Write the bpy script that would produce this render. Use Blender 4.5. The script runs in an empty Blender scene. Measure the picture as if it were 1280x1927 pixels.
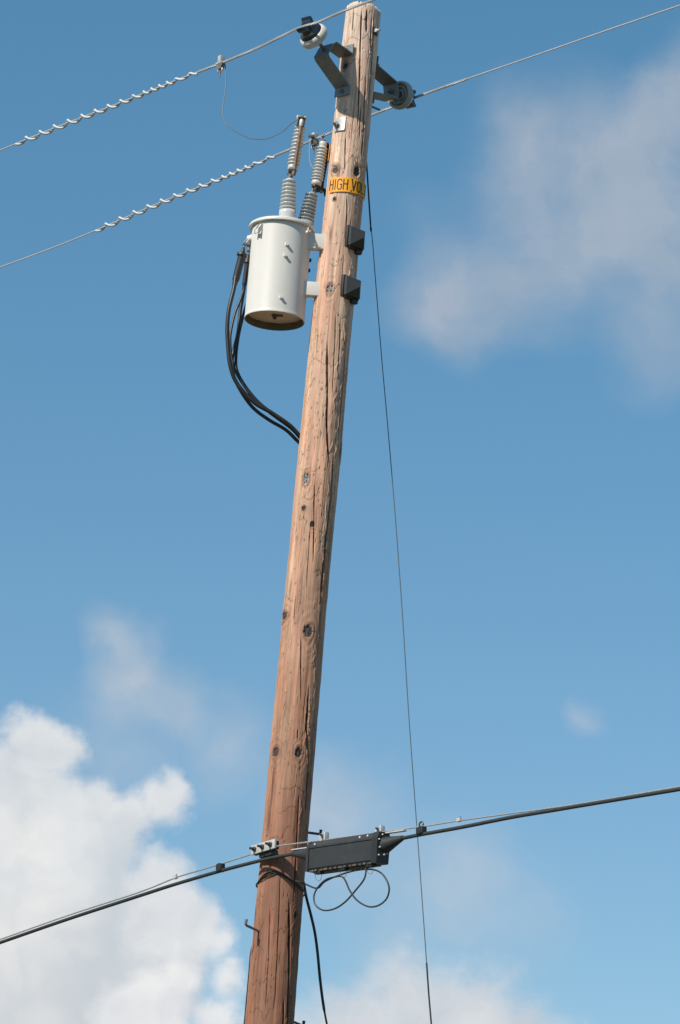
import bpy, math, random
import numpy as np
from mathutils import Vector, Matrix
PI = math.pi
random.seed(7)
rng = np.random.default_rng(11)
sc = bpy.context.scene
C = sc.collection

# ------------------------------------------------------------------ camera
FPX = 6740.0                      # focal length, in photo pixels
CAM = Vector((0, 0, 1.6))
PITCH, ROLL = math.radians(16.0), math.radians(4.0)
FW = Vector((0, math.cos(PITCH), math.sin(PITCH)))
U0 = Vector((0, -math.sin(PITCH), math.cos(PITCH)))
R0 = Vector((1, 0, 0))
RT = R0 * math.cos(ROLL) + U0 * math.sin(ROLL)
UP = U0 * math.cos(ROLL) - R0 * math.sin(ROLL)
cam = bpy.data.cameras.new('camera')
cam.sensor_fit = 'VERTICAL'; cam.sensor_height = 36.0
cam.lens = FPX / 1927 * 36.0
cam.clip_start = 0.1; cam.clip_end = 6000
co = bpy.data.objects.new('camera', cam); C.objects.link(co)
m = Matrix((RT, UP, -FW)).transposed().to_4x4(); m.translation = CAM
co.matrix_world = m
sc.camera = co

# ------------------------------------------------------------------ sun and exposure
SUN_EL, SUN_AZ = math.radians(42), math.radians(45)   # azimuth: to the left of straight behind the camera
sund = Vector((-math.sin(SUN_AZ) * math.cos(SUN_EL), -math.cos(SUN_AZ) * math.cos(SUN_EL), math.sin(SUN_EL)))
sl = bpy.data.lights.new('sun', 'SUN'); sl.energy = 4.9; sl.angle = math.radians(0.53); sl.color = (1.0, 0.93, 0.83)
so = bpy.data.objects.new('sun', sl); C.objects.link(so)
so.rotation_euler = (-sund).to_track_quat('-Z', 'Y').to_euler()
so.location = (-5, -5, 20)
sc.view_settings.view_transform = 'Standard'
sc.view_settings.look = 'None'
sc.view_settings.exposure = 0.25
sc.view_settings.gamma = 1.0

# ------------------------------------------------------------------ world: sky with clouds laid out by direction
SKY_STRENGTH = 0.084
W = bpy.data.worlds.new('World'); sc.world = W; W.use_nodes = True
nt = W.node_tree; nt.nodes.clear()
N, L = nt.nodes, nt.links
class V:                          # tiny expression helper over math nodes
    def __init__(s, sock): s.s = sock
def _in(node, i, v):
    if isinstance(v, V): nt.links.new(v.s, node.inputs[i])
    else: node.inputs[i].default_value = v
def mth(op, a, b=0.0, c=0.0, clamp=False):
    n = nt.nodes.new('ShaderNodeMath'); n.operation = op; n.use_clamp = clamp
    _in(n, 0, a); _in(n, 1, b); _in(n, 2, c)
    return V(n.outputs[0])
def add(a, b): return mth('ADD', a, b)
def sub(a, b): return mth('SUBTRACT', a, b)
def mul(a, b): return mth('MULTIPLY', a, b)
def mn(a, b): return mth('MINIMUM', a, b)
def mx(a, b): return mth('MAXIMUM', a, b)
def smin(a, b, k): return mth('SMOOTH_MIN', a, b, k)
def sstep(x, a, b, o0=0.0, o1=1.0):
    n = nt.nodes.new('ShaderNodeMapRange'); n.interpolation_type = 'SMOOTHSTEP'
    _in(n, 0, x); n.inputs[1].default_value = a; n.inputs[2].default_value = b
    n.inputs[3].default_value = o0; n.inputs[4].default_value = o1
    return V(n.outputs[0])
def comb(x, y, z=0.0):
    n = nt.nodes.new('ShaderNodeCombineXYZ'); _in(n, 0, x); _in(n, 1, y); _in(n, 2, z); return V(n.outputs[0])
def dotc(v, c):
    n = nt.nodes.new('ShaderNodeVectorMath'); n.operation = 'DOT_PRODUCT'
    _in(n, 0, v); n.inputs[1].default_value = c; return V(n.outputs['Value'])
def vadd(a, b):
    n = nt.nodes.new('ShaderNodeVectorMath'); n.operation = 'ADD'; _in(n, 0, a); _in(n, 1, b); return V(n.outputs[0])
def vmad(a, k, b):
    n = nt.nodes.new('ShaderNodeVectorMath'); n.operation = 'MULTIPLY_ADD'; _in(n, 0, a); _in(n, 1, k); _in(n, 2, b); return V(n.outputs[0])
def noise(v, scale, detail=6, rough=0.55, color=False, dist=0.0):
    n = nt.nodes.new('ShaderNodeTexNoise'); _in(n, 'Vector', v)
    n.inputs['Scale'].default_value = scale; n.inputs['Detail'].default_value = detail
    n.inputs['Roughness'].default_value = rough; n.inputs['Distortion'].default_value = dist
    return V(n.outputs['Color'] if color else n.outputs[0])
def dist(v, c):
    n = nt.nodes.new('ShaderNodeVectorMath'); n.operation = 'DISTANCE'
    _in(n, 0, v); n.inputs[1].default_value = c; return V(n.outputs['Value'])
def mixc(f, a, b):
    n = nt.nodes.new('ShaderNodeMix'); n.data_type = 'RGBA'
    _in(n, 0, f)
    for i, v in ((6, a), (7, b)):
        if isinstance(v, V): nt.links.new(v.s, n.inputs[i])
        else: n.inputs[i].default_value = (*v, 1)
    return V(n.outputs[2])
tc = N.new('ShaderNodeTexCoord'); D = V(tc.outputs['Generated'])
fz = mx(dotc(D, tuple(FW)), 0.05)
# u, v: angles (as tangents) either side of the heading of the view, in thousandths of 1/FPX
u = add(mul(mth('DIVIDE', dotc(D, tuple(RT)), fz), FPX / 1000), 0.640)
v = sub(0.9635, mul(mth('DIVIDE', dotc(D, tuple(UP)), fz), FPX / 1000))
P0 = comb(u, v)
wc = noise(P0, 4.5, 9, 0.58, color=True)
wc2 = noise(P0, 15, 8, 0.6, color=True)
PW = vmad(wc2, (0.045, 0.045, 0.0), vadd(vmad(wc, (0.15, 0.15, 0.0), vadd(P0, (-0.075, -0.075, 0))), (-0.0225, -0.0225, 0)))          # billowy warp
ws = noise(P0, 2.6, 6, 0.55, color=True)
PS = vmad(ws, (0.26, 0.26, 0.0), vadd(P0, (-0.13, -0.13, 0)))          # loose warp for wisps
fine = sub(noise(P0, 14, 10, 0.6), 0.5)
def sdf(P, blobs, k=0.02):
    r = None
    for (x, y, rad) in blobs:
        d = sub(dist(P, (x / 1000, y / 1000, 0)), rad / 1000)
        r = d if r is None else smin(r, d, k)
    return r
backA = sdf(PW, [(0, 1478, 108), (58, 1378, 54), (98, 1402, 60), (40, 1570, 170), (165, 1570, 112), (300, 1508, 56), (240, 1545, 58),
                 (90, 1760, 220), (30, 1900, 260), (230, 1860, 170)])
frontB = sdf(PW, [(285, 1655, 62), (300, 1740, 90), (365, 1750, 66), (410, 1775, 52), (430, 1850, 42), (420, 1915, 50), (330, 1850, 60), (270, 1930, 110)])
bigC = sdf(PS, [(780, 1925, 118), (905, 1935, 112), (690, 1945, 92), (1010, 1965, 80), (600, 1960, 88), (540, 1990, 80)], 0.04)
mA = sstep(add(backA, mul(fine, -0.05)), 0.014, -0.034)
mB = sstep(add(frontB, mul(fine, -0.05)), 0.012, -0.042)
mC = mul(sstep(add(bigC, mul(fine, -0.10)), 0.045, -0.07), 0.86)
def soft(P, blobs):
    r = None
    for (x, y, rad, a) in blobs:
        g = sstep(dist(P, (x / 1000, y / 1000, 0)), rad / 1000, 0.0, 0.0, a)
        r = g if r is None else add(r, g)
    return r
wisp = soft(PS, [(960, 260, 130, .40), (1100, 270, 170, .40), (1010, 390, 190, .50), (1180, 300, 140, .25), (865, 565, 160, .75), (1030, 520, 170, .45), (1150, 430, 150, .3),
                 (1310, 410, 190, .85), (1300, 190, 150, .6), (1230, 250, 130, .4), (1240, 600, 180, .6), (1180, 380, 160, .35), (810, 430, 110, .15),
                 (235, 1270, 105, .55), (330, 1320, 95, .48), (430, 1410, 150, .34), (200, 1390, 170, .25),
                 (640, 1560, 200, .45), (850, 1680, 170, .38), (730, 1800, 130, .2), (1085, 1390, 60, .30), (200, 1200, 60, .3), (1010, 1750, 160, .2)])
puff = sstep(add(mul(noise(PS, 3.6, 9, 0.60), 0.75), mul(noise(PS, 13, 7, 0.6), 0.25)), 0.32, 0.68, 0.60, 1.15)
mW = mul(mth('MULTIPLY', mul(wisp, 1.55), puff, clamp=True), 0.84)
front_only = sstep(dotc(D, tuple(FW)), 0.3, 0.6)
# self-shadow: how much cloud lies towards the sun from here
def lumps(sc_, dx, amp, rough):
    a = noise(vadd(PW, (-dx, -dx * 1.2, 0)), sc_, 5, rough); b_ = noise(PW, sc_, 5, rough)
    return mul(sub(a, b_), amp)
lump = mth('ADD', add(lumps(3.2, .06, 2.0, .45), lumps(9.0, .022, 1.5, .5)), 0.5, clamp=True)
depthA = sstep(backA, -0.02, -0.20)
sky = N.new('ShaderNodeTexSky'); sky.sky_type = 'NISHITA'; sky.sun_disc = False
sky.sun_elevation = SUN_EL; sky.sun_rotation = math.atan2(sund.x, sund.y)
sky.altitude = 0; sky.air_density = 1.0; sky.dust_density = 0.3; sky.ozone_density = 1.6
K = 10.0
def cc(r, g, b): return (r * K, g * K, b * K)
mm = N.new('ShaderNodeMix'); mm.data_type = 'RGBA'; mm.blend_type = 'MULTIPLY'; mm.inputs[0].default_value = 1
elv = sstep(dotc(D, (0, 0, 1)), 0.10, 0.46)
L.new(sky.outputs[0], mm.inputs[6]); L.new(mixc(sstep(dotc(D, (0, 0, 1)), 0.0, 0.115), (0.34, 0.38, 0.40), mixc(elv, (0.85, 1.03, 1.08), (0.69, 1.185, 1.225))).s, mm.inputs[7])
col = V(mm.outputs[2])
wcol = mixc(lump, mixc(sstep(v, .7, 1.4), cc(0.35, 0.43, 0.525), cc(0.50, 0.56, 0.63)), mixc(sstep(v, .7, 1.4), cc(0.415, 0.478, 0.565), cc(0.60, 0.63, 0.67)))
col = mixc(mul(mW, front_only), col, wcol)
colC = mixc(lump, cc(0.60, 0.62, 0.66), cc(0.80, 0.79, 0.79))
col = mixc(mul(mC, front_only), col, colC)
shadeA = mixc(lump, cc(0.66, 0.69, 0.72), cc(0.88, 0.87, 0.85))
nearB = sstep(frontB, 0.09, 0.0)
lowA = mul(sstep(v, 1.62, 1.95), 0.45)
shadeA = mixc(mth('ADD', mul(nearB, 0.6), lowA, clamp=True), shadeA, cc(0.59, 0.63, 0.67))
col = mixc(mul(mul(mA, sstep(depthA, 0, 1, 0.88, 1.0)), front_only), col, shadeA)
shadeB = mixc(lump, cc(0.66, 0.69, 0.73), cc(0.86, 0.86, 0.86))
col = mixc(mul(mul(mB, 0.93), front_only), col, shadeB)
bg = N.new('ShaderNodeBackground'); bg.inputs[1].default_value = SKY_STRENGTH
L.new(col.s, bg.inputs[0])
wo = N.new('ShaderNodeOutputWorld'); L.new(bg.outputs[0], wo.inputs[0])
W.cycles.sampling_method = 'MANUAL'; W.cycles.sample_map_resolution = 512

# ------------------------------------------------------------------ geometry helpers
def ray(px, py): return FW * FPX + RT * (px - 640) + UP * (963.5 - py)
def P(px, py, Y):                 # point seen at that pixel at distance Y
    d = ray(px, py); return CAM + d * (Y / d.y)
def onplane(px, py, p0, hd):      # point in the vertical plane through p0 with heading hd
    n = Vector((-hd.y, hd.x, 0)); d = ray(px, py)
    return CAM + d * ((p0 - CAM).dot(n) / d.dot(n))
def pxm(Y=23.0, py=963): return P(640, py, Y) and (ray(640, py).length / FPX) * 0 + (P(641, py, Y) - P(640, py, Y)).length
ALPHA = math.radians(50)
DW = Vector((math.cos(ALPHA), -math.sin(ALPHA), 0))     # heading of the wires, right end nearer
BW = Vector((-math.sin(ALPHA), -math.cos(ALPHA), 0))    # towards the near left side of the pole
UZ = Vector((0, 0, 1))
BETA = math.radians(40)
BB = Vector((-math.sin(BETA), -math.cos(BETA), 0)); DB = Vector((math.cos(BETA), -math.sin(BETA), 0))   # the brackets stand a little off square to the wires
Y0 = 23.0

def cr(pts, n=8):                 # Catmull-Rom through points
    pts = [Vector(p) for p in pts]
    if len(pts) < 3: return pts
    q = [pts[0] * 2 - pts[1]] + pts + [pts[-1] * 2 - pts[-2]]
    out = []
    for i in range(1, len(q) - 2):
        a, b, c, d = q[i - 1:i + 3]
        for k in range(n):
            t = k / n
            out.append(0.5 * ((2 * b) + (c - a) * t + (2 * a - 5 * b + 4 * c - d) * t * t + (3 * b - a - 3 * c + d) * t ** 3))
    out.append(pts[-1]); return out

class MB:
    def __init__(s): s.v, s.f = [], []
    def addv(s, vs, fs):
        o = len(s.v); s.v += [Vector(x) for x in vs]; s.f += [tuple(i + o for i in f) for f in fs]; return s
    def box(s, c, size, ax=None, bev=0.0):
        ex, ey, ez = ax or (Vector((1, 0, 0)), Vector((0, 1, 0)), UZ)
        hx, hy, hz = [k / 2 for k in size]; c = Vector(c)
        if bev <= 0:
            vs = [c + ex * (i * hx) + ey * (j * hy) + ez * (k * hz) for i in (-1, 1) for j in (-1, 1) for k in (-1, 1)]
            return s.addv(vs, [(0, 1, 3, 2), (4, 6, 7, 5), (0, 4, 5, 1), (2, 3, 7, 6), (0, 2, 6, 4), (1, 5, 7, 3)])
        b = min(bev, hx * .9, hy * .9, hz * .9)
        # rounded box: each corner split in three, hull by hand through bmesh
        import bmesh
        bm = bmesh.new(); bmesh.ops.create_cube(bm, size=1)
        for w in bm.verts: w.co = Vector((w.co.x * size[0], w.co.y * size[1], w.co.z * size[2]))
        bmesh.ops.bevel(bm, geom=list(bm.edges), offset=b, segments=2, affect='EDGES', profile=0.6)
        bm.verts.index_update()
        vs = [c + ex * w.co.x + ey * w.co.y + ez * w.co.z for w in bm.verts]
        fs = [[w.index for w in f.verts] for f in bm.faces]; bm.free()
        return s.addv(vs, fs)
    def tube(s, pts, r, seg=10, caps=True):
        pts = [Vector(p) for p in pts]; n = len(pts)
        rs = r if isinstance(r, (list, tuple)) else [r] * n
        t = [(pts[min(i + 1, n - 1)] - pts[max(i - 1, 0)]).normalized() for i in range(n)]
        a = Vector((0, 0, 1)) if abs(t[0].z) < .9 else Vector((1, 0, 0))
        nn = (a - t[0] * a.dot(t[0])).normalized(); vs = []
        for i in range(n):
            nn = (nn - t[i] * nn.dot(t[i])).normalized(); bb = t[i].cross(nn)
            for k in range(seg):
                an = 2 * PI * k / seg; vs.append(pts[i] + (nn * math.cos(an) + bb * math.sin(an)) * rs[i])
        fs = [(i * seg + k, i * seg + (k + 1) % seg, (i + 1) * seg + (k + 1) % seg, (i + 1) * seg + k) for i in range(n - 1) for k in range(seg)]
        if caps: fs += [tuple(range(seg))[::-1], tuple((n - 1) * seg + k for k in range(seg))]
        return s.addv(vs, fs)
    def lathe(s, o, ax, prof, seg=40, cap=True):
        o = Vector(o); ax = Vector(ax).normalized()
        a = Vector((0, 0, 1)) if abs(ax.z) < .9 else Vector((1, 0, 0))
        n1 = (a - ax * a.dot(ax)).normalized(); n2 = ax.cross(n1); vs = []
        for (r, h) in prof:
            for k in range(seg):
                an = 2 * PI * k / seg; vs.append(o + ax * h + (n1 * math.cos(an) + n2 * math.sin(an)) * r)
        n = len(prof)
        fs = [(i * seg + k, i * seg + (k + 1) % seg, (i + 1) * seg + (k + 1) % seg, (i + 1) * seg + k) for i in range(n - 1) for k in range(seg)]
        if cap: fs += [tuple(range(seg))[::-1], tuple((n - 1) * seg + k for k in range(seg))]
        return s.addv(vs, fs)
    def prism(s, o, ax, poly, z0, z1):     # poly in (ax[0], ax[1]), extruded along ax[2]
        o = Vector(o); n = len(poly)
        vs = [o + ax[0] * a + ax[1] * b + ax[2] * z for z in (z0, z1) for a, b in poly]
        fs = [tuple(range(n))[::-1], tuple(range(n, 2 * n))] + [(i, (i + 1) % n, (i + 1) % n + n, i + n) for i in range(n)]
        return s.addv(vs, fs)
    def strap(s, pts, wd, w, th):           # flat bar bent along pts, its width along wd
        pts = [Vector(p) for p in pts]; n = len(pts); vs = []
        for i in range(n):
            a = (pts[i] - pts[i - 1]).normalized() if i else None
            b = (pts[i + 1] - pts[i]).normalized() if i < n - 1 else None
            t = ((a or b) + (b or a)).normalized(); nn = t.cross(wd).normalized()
            k = th / 2
            if a and b: k /= max(.5, nn.dot(a.cross(wd).normalized()))
            for sw, sn in ((-1, -1), (1, -1), (1, 1), (-1, 1)): vs.append(pts[i] + wd * (sw * w / 2) + nn * (sn * k))
        fs = [(i * 4 + k, i * 4 + (k + 1) % 4, (i + 1) * 4 + (k + 1) % 4, (i + 1) * 4 + k) for i in range(n - 1) for k in range(4)]
        fs += [(3, 2, 1, 0), tuple((n - 1) * 4 + k for k in range(4))]
        return s.addv(vs, fs)
    def build(s, name, mat, parent=None, origin=None, sharp=38):
        if parent is not None: org = ORG[parent.name]
        else: org = Vector(origin) if origin is not None else sum(s.v, Vector()) / len(s.v)
        me = bpy.data.meshes.new(name)
        me.from_pydata([tuple(x - org) for x in s.v], [], s.f)
        import bmesh
        bm = bmesh.new(); bm.from_mesh(me); bmesh.ops.recalc_face_normals(bm, faces=bm.faces); bm.to_mesh(me); bm.free()
        me.polygons.foreach_set('use_smooth', [True] * len(me.polygons))
        me.set_sharp_from_angle(angle=math.radians(sharp))
        me.materials.append(mat)
        o = bpy.data.objects.new(name, me); C.objects.link(o)
        if parent is not None: o.parent = parent
        else: o.location = org
        ORG[o.name] = org
        return o
ORG = {}
def tag(o, label, cat, group=None):
    o['label'] = label; o['category'] = cat
    if group: o['group'] = group
    return o
def thing(name, loc, label, cat, group=None):
    o = bpy.data.objects.new(name, None); o.empty_display_size = 0.1
    o.location = loc; C.objects.link(o); ORG[o.name] = Vector(loc)
    return tag(o, label, cat, group)

# ------------------------------------------------------------------ materials
def mat(name, col, rough=0.5, metal=0.0, vary=0.15, vscale=18, bump=0.0, bscale=80, spec=0.5, coat=0.0, dirt=None, dirt_amt=0.3, stretch=(1, 1, 1)):
    global nt
    m = bpy.data.materials.new(name); m.use_nodes = True; nt = m.node_tree
    b = nt.nodes['Principled BSDF']
    t = nt.nodes.new('ShaderNodeTexCoord'); mp = nt.nodes.new('ShaderNodeMapping')
    nt.links.new(t.outputs['Object'], mp.inputs[0]); mp.inputs['Scale'].default_value = stretch
    vec = V(mp.outputs[0])
    n1 = noise(vec, vscale, 6, 0.6); n2 = noise(vec, vscale * 7.3, 4, 0.6)
    f = mth('ADD', mul(sub(n1, 0.5), 1.6), mul(sub(n2, 0.5), 0.8))
    lo = tuple(c * (1 - vary) for c in col); hi = tuple(min(1, c * (1 + vary)) for c in col)
    c = mixc(mth('ADD', f, 0.5, clamp=True), lo, hi)
    if dirt:
        d = mul(sstep(noise(vec, vscale * .6, 8, 0.7), 0.5, 0.68), dirt_amt); c = mixc(d, c, dirt)
    nt.links.new(c.s, b.inputs['Base Color'])
    r = mth('ADD', mul(sub(n1, 0.5), 0.25), rough, clamp=True); nt.links.new(r.s, b.inputs['Roughness'])
    b.inputs['Metallic'].default_value = metal
    b.inputs['Diffuse Roughness'].default_value = 0.4
    b.inputs['Specular IOR Level'].default_value = spec
    b.inputs['Coat Weight'].default_value = coat
    if bump:
        bp = nt.nodes.new('ShaderNodeBump'); bp.inputs['Strength'].default_value = bump; bp.inputs['Distance'].default_value = 0.003
        nt.links.new(noise(vec, bscale, 5, 0.6).s, bp.inputs['Height']); nt.links.new(bp.outputs[0], b.inputs['Normal'])
    return m
M = dict(
    galv=mat('galvanised_steel', (0.20, 0.21, 0.21), 0.5, 0.35, 0.3, 30, 0.25, 150, dirt=(0.13, 0.12, 0.10), dirt_amt=.35),
    galv_bright=mat('bright_galvanised_steel', (0.54, 0.53, 0.50), 0.45, 0.25, 0.2, 40, 0.2, 160, dirt=(0.25, 0.23, 0.2), dirt_amt=.3),
    dark=mat('dark_steel', (0.055, 0.058, 0.06), 0.5, 0.4, 0.4, 40, 0.3, 160),
    rustdark=mat('tarnished_metal', (0.16, 0.14, 0.12), 0.55, 0.4, 0.5, 60, 0.3, 160, dirt=(0.4, 0.38, .34), dirt_amt=.6),
    alu=mat('aluminium_wire', (0.52, 0.50, 0.485), 0.45, 0.3, 0.15, 60),
    strand=mat('steel_strand', (0.36, 0.37, 0.36), 0.5, 0.4, 0.25, 60),
    white=mat('white_tank_paint', (0.665, 0.640, 0.595), 0.45, 0, 0.03, 6, 0.06, 40, dirt=(0.54, 0.50, 0.43), dirt_amt=.22, stretch=(1, 1, .35)),
    belly=mat('bounce_tan_underside', (0.80, 0.60, 0.43), 0.6, 0, 0.12, 9, 0.1, 40, dirt=(0.45, 0.33, .22), dirt_amt=.3),  # bright tan colour takes the place of warm light bounced off the ground
    porc=mat('light_grey_porcelain', (0.56, 0.57, 0.55), 0.2, 0, 0.1, 20, coat=.5, dirt=(0.3, .29, .27), dirt_amt=.5),
    porcd=mat('dark_stained_porcelain', (0.30, 0.33, 0.33), 0.16, 0, 0.4, 9, coat=.5, dirt=(0.12, .14, .14), dirt_amt=.9),
    poly=mat('white_porcelain_skirt', (0.60, 0.57, 0.52), 0.35, 0, 0.06, 12, dirt=(.45, .42, .36), dirt_amt=.35),
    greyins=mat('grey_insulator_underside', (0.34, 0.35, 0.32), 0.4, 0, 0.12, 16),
    blackgloss=mat('glossy_black_glaze', (0.012, 0.013, 0.018), 0.08, 0, 0.3, 20, coat=1.0),
    blackp=mat('black_plastic', (0.018, 0.018, 0.018), 0.5, 0, 0.2, 20, 0.15, 90, dirt=(.035, .033, .03), dirt_amt=.5),
    greyp=mat('charcoal_plastic', (0.026, 0.027, 0.028), 0.55, 0, 0.14, 12, 0.12, 90, dirt=(.055, .052, .048), dirt_amt=.5),
    rubber=mat('black_cable_jacket', (0.016, 0.016, 0.016), 0.42, 0, 0.3, 30, 0.1, 90, dirt=(.05, .047, .04), dirt_amt=.4),
    sheath=mat('weathered_cable_sheath', (0.026, 0.030, 0.029), 0.55, 0, 0.25, 30),
    greycable=mat('blue_grey_wire', (0.085, 0.115, 0.125), 0.5, 0, 0.15, 20),
    tube=mat('brown_fuse_tube', (0.20, 0.095, 0.05), 0.5, 0, 0.35, 40, dirt=(.42, .36, .3), dirt_amt=.5),
    yellow=mat('yellow_sign_plate', (0.93, 0.385, 0.004), 0.55, 0, 0.14, 24, dirt=(.50, .20, .02), dirt_amt=.5),
    ink=mat('dark_sign_lettering', (0.045, 0.025, 0.008), 0.6),
    brass=mat('worn_brass', (0.75, 0.42, 0.16), 0.25, 0.8),
)
M['ports'] = mat('dusty_brown_ports', (0.07, 0.06, 0.052), 0.6, 0, .5, 50, dirt=(.25, .21, .17), dirt_amt=.5)
M['rim'] = mat('shaded_rim_olive', (0.16, 0.145, 0.10), 0.6, 0, 0.25, 14, 0.1, 60)  # dark olive stands in for the shade inside the recessed rim
# pole wood: pigment comes from a colour attribute worked out below, fine grain from nodes
wm = bpy.data.materials.new('weathered_pole_wood'); wm.use_nodes = True; nt = wm.node_tree
b = nt.nodes['Principled BSDF']
at = nt.nodes.new('ShaderNodeVertexColor'); at.layer_name = 'pigment'
t = nt.nodes.new('ShaderNodeTexCoord'); mp = nt.nodes.new('ShaderNodeMapping')
nt.links.new(t.outputs['Object'], mp.inputs[0]); mp.inputs['Scale'].default_value = (1, 1, 0.045)
vec = V(mp.outputs[0])
g = noise(vec, 170, 5, 0.65)
g2 = noise(vec, 60, 4, 0.6)
k = add(mul(sub(g, .5), 0.34), mul(sub(g2, .5), 0.26))
mxn = nt.nodes.new('ShaderNodeMix'); mxn.data_type = 'RGBA'; mxn.blend_type = 'MULTIPLY'; mxn.inputs[0].default_value = 1
kk = add(1.0, k); cm = nt.nodes.new('ShaderNodeCombineColor')
nt.links.new(kk.s, cm.inputs[0]); nt.links.new(add(1.0, mul(k, 1.15)).s, cm.inputs[1]); nt.links.new(add(1.0, mul(k, 1.25)).s, cm.inputs[2])
nt.links.new(at.outputs[0], mxn.inputs[6]); nt.links.new(cm.outputs[0], mxn.inputs[7])
nt.links.new(mxn.outputs[2], b.inputs['Base Color'])
b.inputs['Diffuse Roughness'].default_value = 0.7; b.inputs['Roughness'].default_value = 0.72; b.inputs['Specular IOR Level'].default_value = 0.5
bp = nt.nodes.new('ShaderNodeBump'); bp.inputs['Strength'].default_value = 0.6; bp.inputs['Distance'].default_value = 0.004
nt.links.new(g.s, bp.inputs['Height']); nt.links.new(bp.outputs[0], b.inputs['Normal'])
M['wood'] = wm

# ------------------------------------------------------------------ ground (out of the frame, lights the undersides)
gm = mat('ground_cover', (0.095, 0.085, 0.055), 0.95, 0, 0.3, 0.4)
g_ = MB().addv([(-3000, -3000, 0), (3000, -3000, 0), (3000, 3000, 0), (-3000, 3000, 0)], [(0, 1, 2, 3)])
go = g_.build('ground', gm, origin=(0, 0, 0)); go['kind'] = 'structure'

# ------------------------------------------------------------------ pole: measured edges
EDGE = [(14, 652, 718), (100, 642, 711), (200, 631, 700), (330, 616, 687.5), (400, 609, 681), (450, 605, 677), (560, 592, 668),
        (640, 582, 660), (787, 568, 647), (940, 552.5, 633.5), (1080, 539.5, 620.5), (1238, 526, 608), (1400, 510, 593.5),
        (1520, 498, 583), (1620, 489, 575.5), (1760, 477, 565.5), (1900, 464, 555), (1960, 458.5, 551)]
ez, ecx, er = [], [], []
for (y, a, b_) in EDGE:
    p = P((a + b_) / 2, y, Y0); ez.append(p.z); ecx.append(p.x)
    er.append((P(b_, y, Y0) - P(a, y, Y0)).length / 2 * 1.0)
ez, ecx, er = map(np.array, (ez[::-1], ecx[::-1], er[::-1]))
# below the frame: straight on down to the ground
sx = (ecx[4] - ecx[0]) / (ez[4] - ez[0]); sr = (er[6] - er[0]) / (ez[6] - ez[0])
ez = np.concatenate([[-0.3], ez]); ecx = np.concatenate([[ecx[0] + sx * (-0.3 - ez[1])], ecx]); er = np.concatenate([[er[0] + sr * (-0.3 - ez[1])], er])
pc = np.polyfit(ez, ecx, 4); pr = np.polyfit(ez[1:], er[1:], 3)
def CX(z): return float(np.polyval(pc, z)) if z > 3.5 else float(np.interp(z, ez, ecx))
def RAD(z): return float(np.interp(z, ez, er))
CXv = lambda z: np.where(z > 3.5, np.polyval(pc, z), np.interp(z, ez, ecx))
RADv = lambda z: np.interp(z, ez, er)
ZTOP = float(ez[-1])
def AX(z): return Vector((CX(z), Y0, z))
def surf(th, z, off=0.0):
    r = RAD(z) + off; return Vector((CX(z) + r * math.sin(th), Y0 - r * math.cos(th), z))
def hit(px, py, off=0.0):         # where the line of sight meets the pole: angle, height
    d = ray(px, py).normalized(); z = P(px, py, Y0 - .1).z
    for _ in range(8):
        r = RAD(z) + off; ox, oy = CAM.x - CX(z), CAM.y - Y0
        A = d.x ** 2 + d.y ** 2; B = 2 * (ox * d.x + oy * d.y); Cc = ox * ox + oy * oy - r * r
        disc = max(0.0, B * B - 4 * A * Cc); t = (-B - math.sqrt(disc)) / (2 * A)
        p = CAM + d * t; z = p.z
    return math.atan2(p.x - CX(z), -(p.y - Y0)), z

# numpy noise
def perlin(x, y, seed=0):
    xi = np.floor(x).astype(np.int64); yi = np.floor(y).astype(np.int64); xf = x - xi; yf = y - yi
    def gr(i, j):
        h = (i * 374761393 + j * 668265263 + seed * 1442695041) & 0xffffffff
        h = ((h ^ (h >> 13)) * 1274126177) & 0xffffffff; h = h ^ (h >> 16)
        a = (h & 0xffff) / 65536.0 * 2 * np.pi; return np.cos(a), np.sin(a)
    def dg(i, j, dx, dy): gx, gy = gr(i, j); return gx * dx + gy * dy
    s = lambda t: t * t * t * (t * (t * 6 - 15) + 10)
    a = dg(xi, yi, xf, yf); b = dg(xi + 1, yi, xf - 1, yf); c = dg(xi, yi + 1, xf, yf - 1); d = dg(xi + 1, yi + 1, xf - 1, yf - 1)
    uu, vv = s(xf), s(yf)
    return (a + (b - a) * uu + ((c + (d - c) * uu) - (a + (b - a) * uu)) * vv) * 1.5
def fbm(x, y, o=4, seed=0, g=0.5):
    r = 0; a = 1
    for i in range(o): r = r + a * perlin(x * 2 ** i, y * 2 ** i, seed + i * 17); a *= g
    return r

zfine0 = P(500, 1960, Y0).z
zr = np.concatenate([np.linspace(-0.3, zfine0, 60, endpoint=False), np.arange(zfine0, ZTOP, 0.0046), [ZTOP]])
DT = math.radians(112)
th = np.concatenate([np.linspace(-DT, DT, 250), np.linspace(DT, 2 * PI - DT, 46)[1:-1]])
TH, Z = np.meshgrid(th, zr)
RR = RADv(Z); S = RR * TH
nr, ncol = Z.shape
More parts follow.
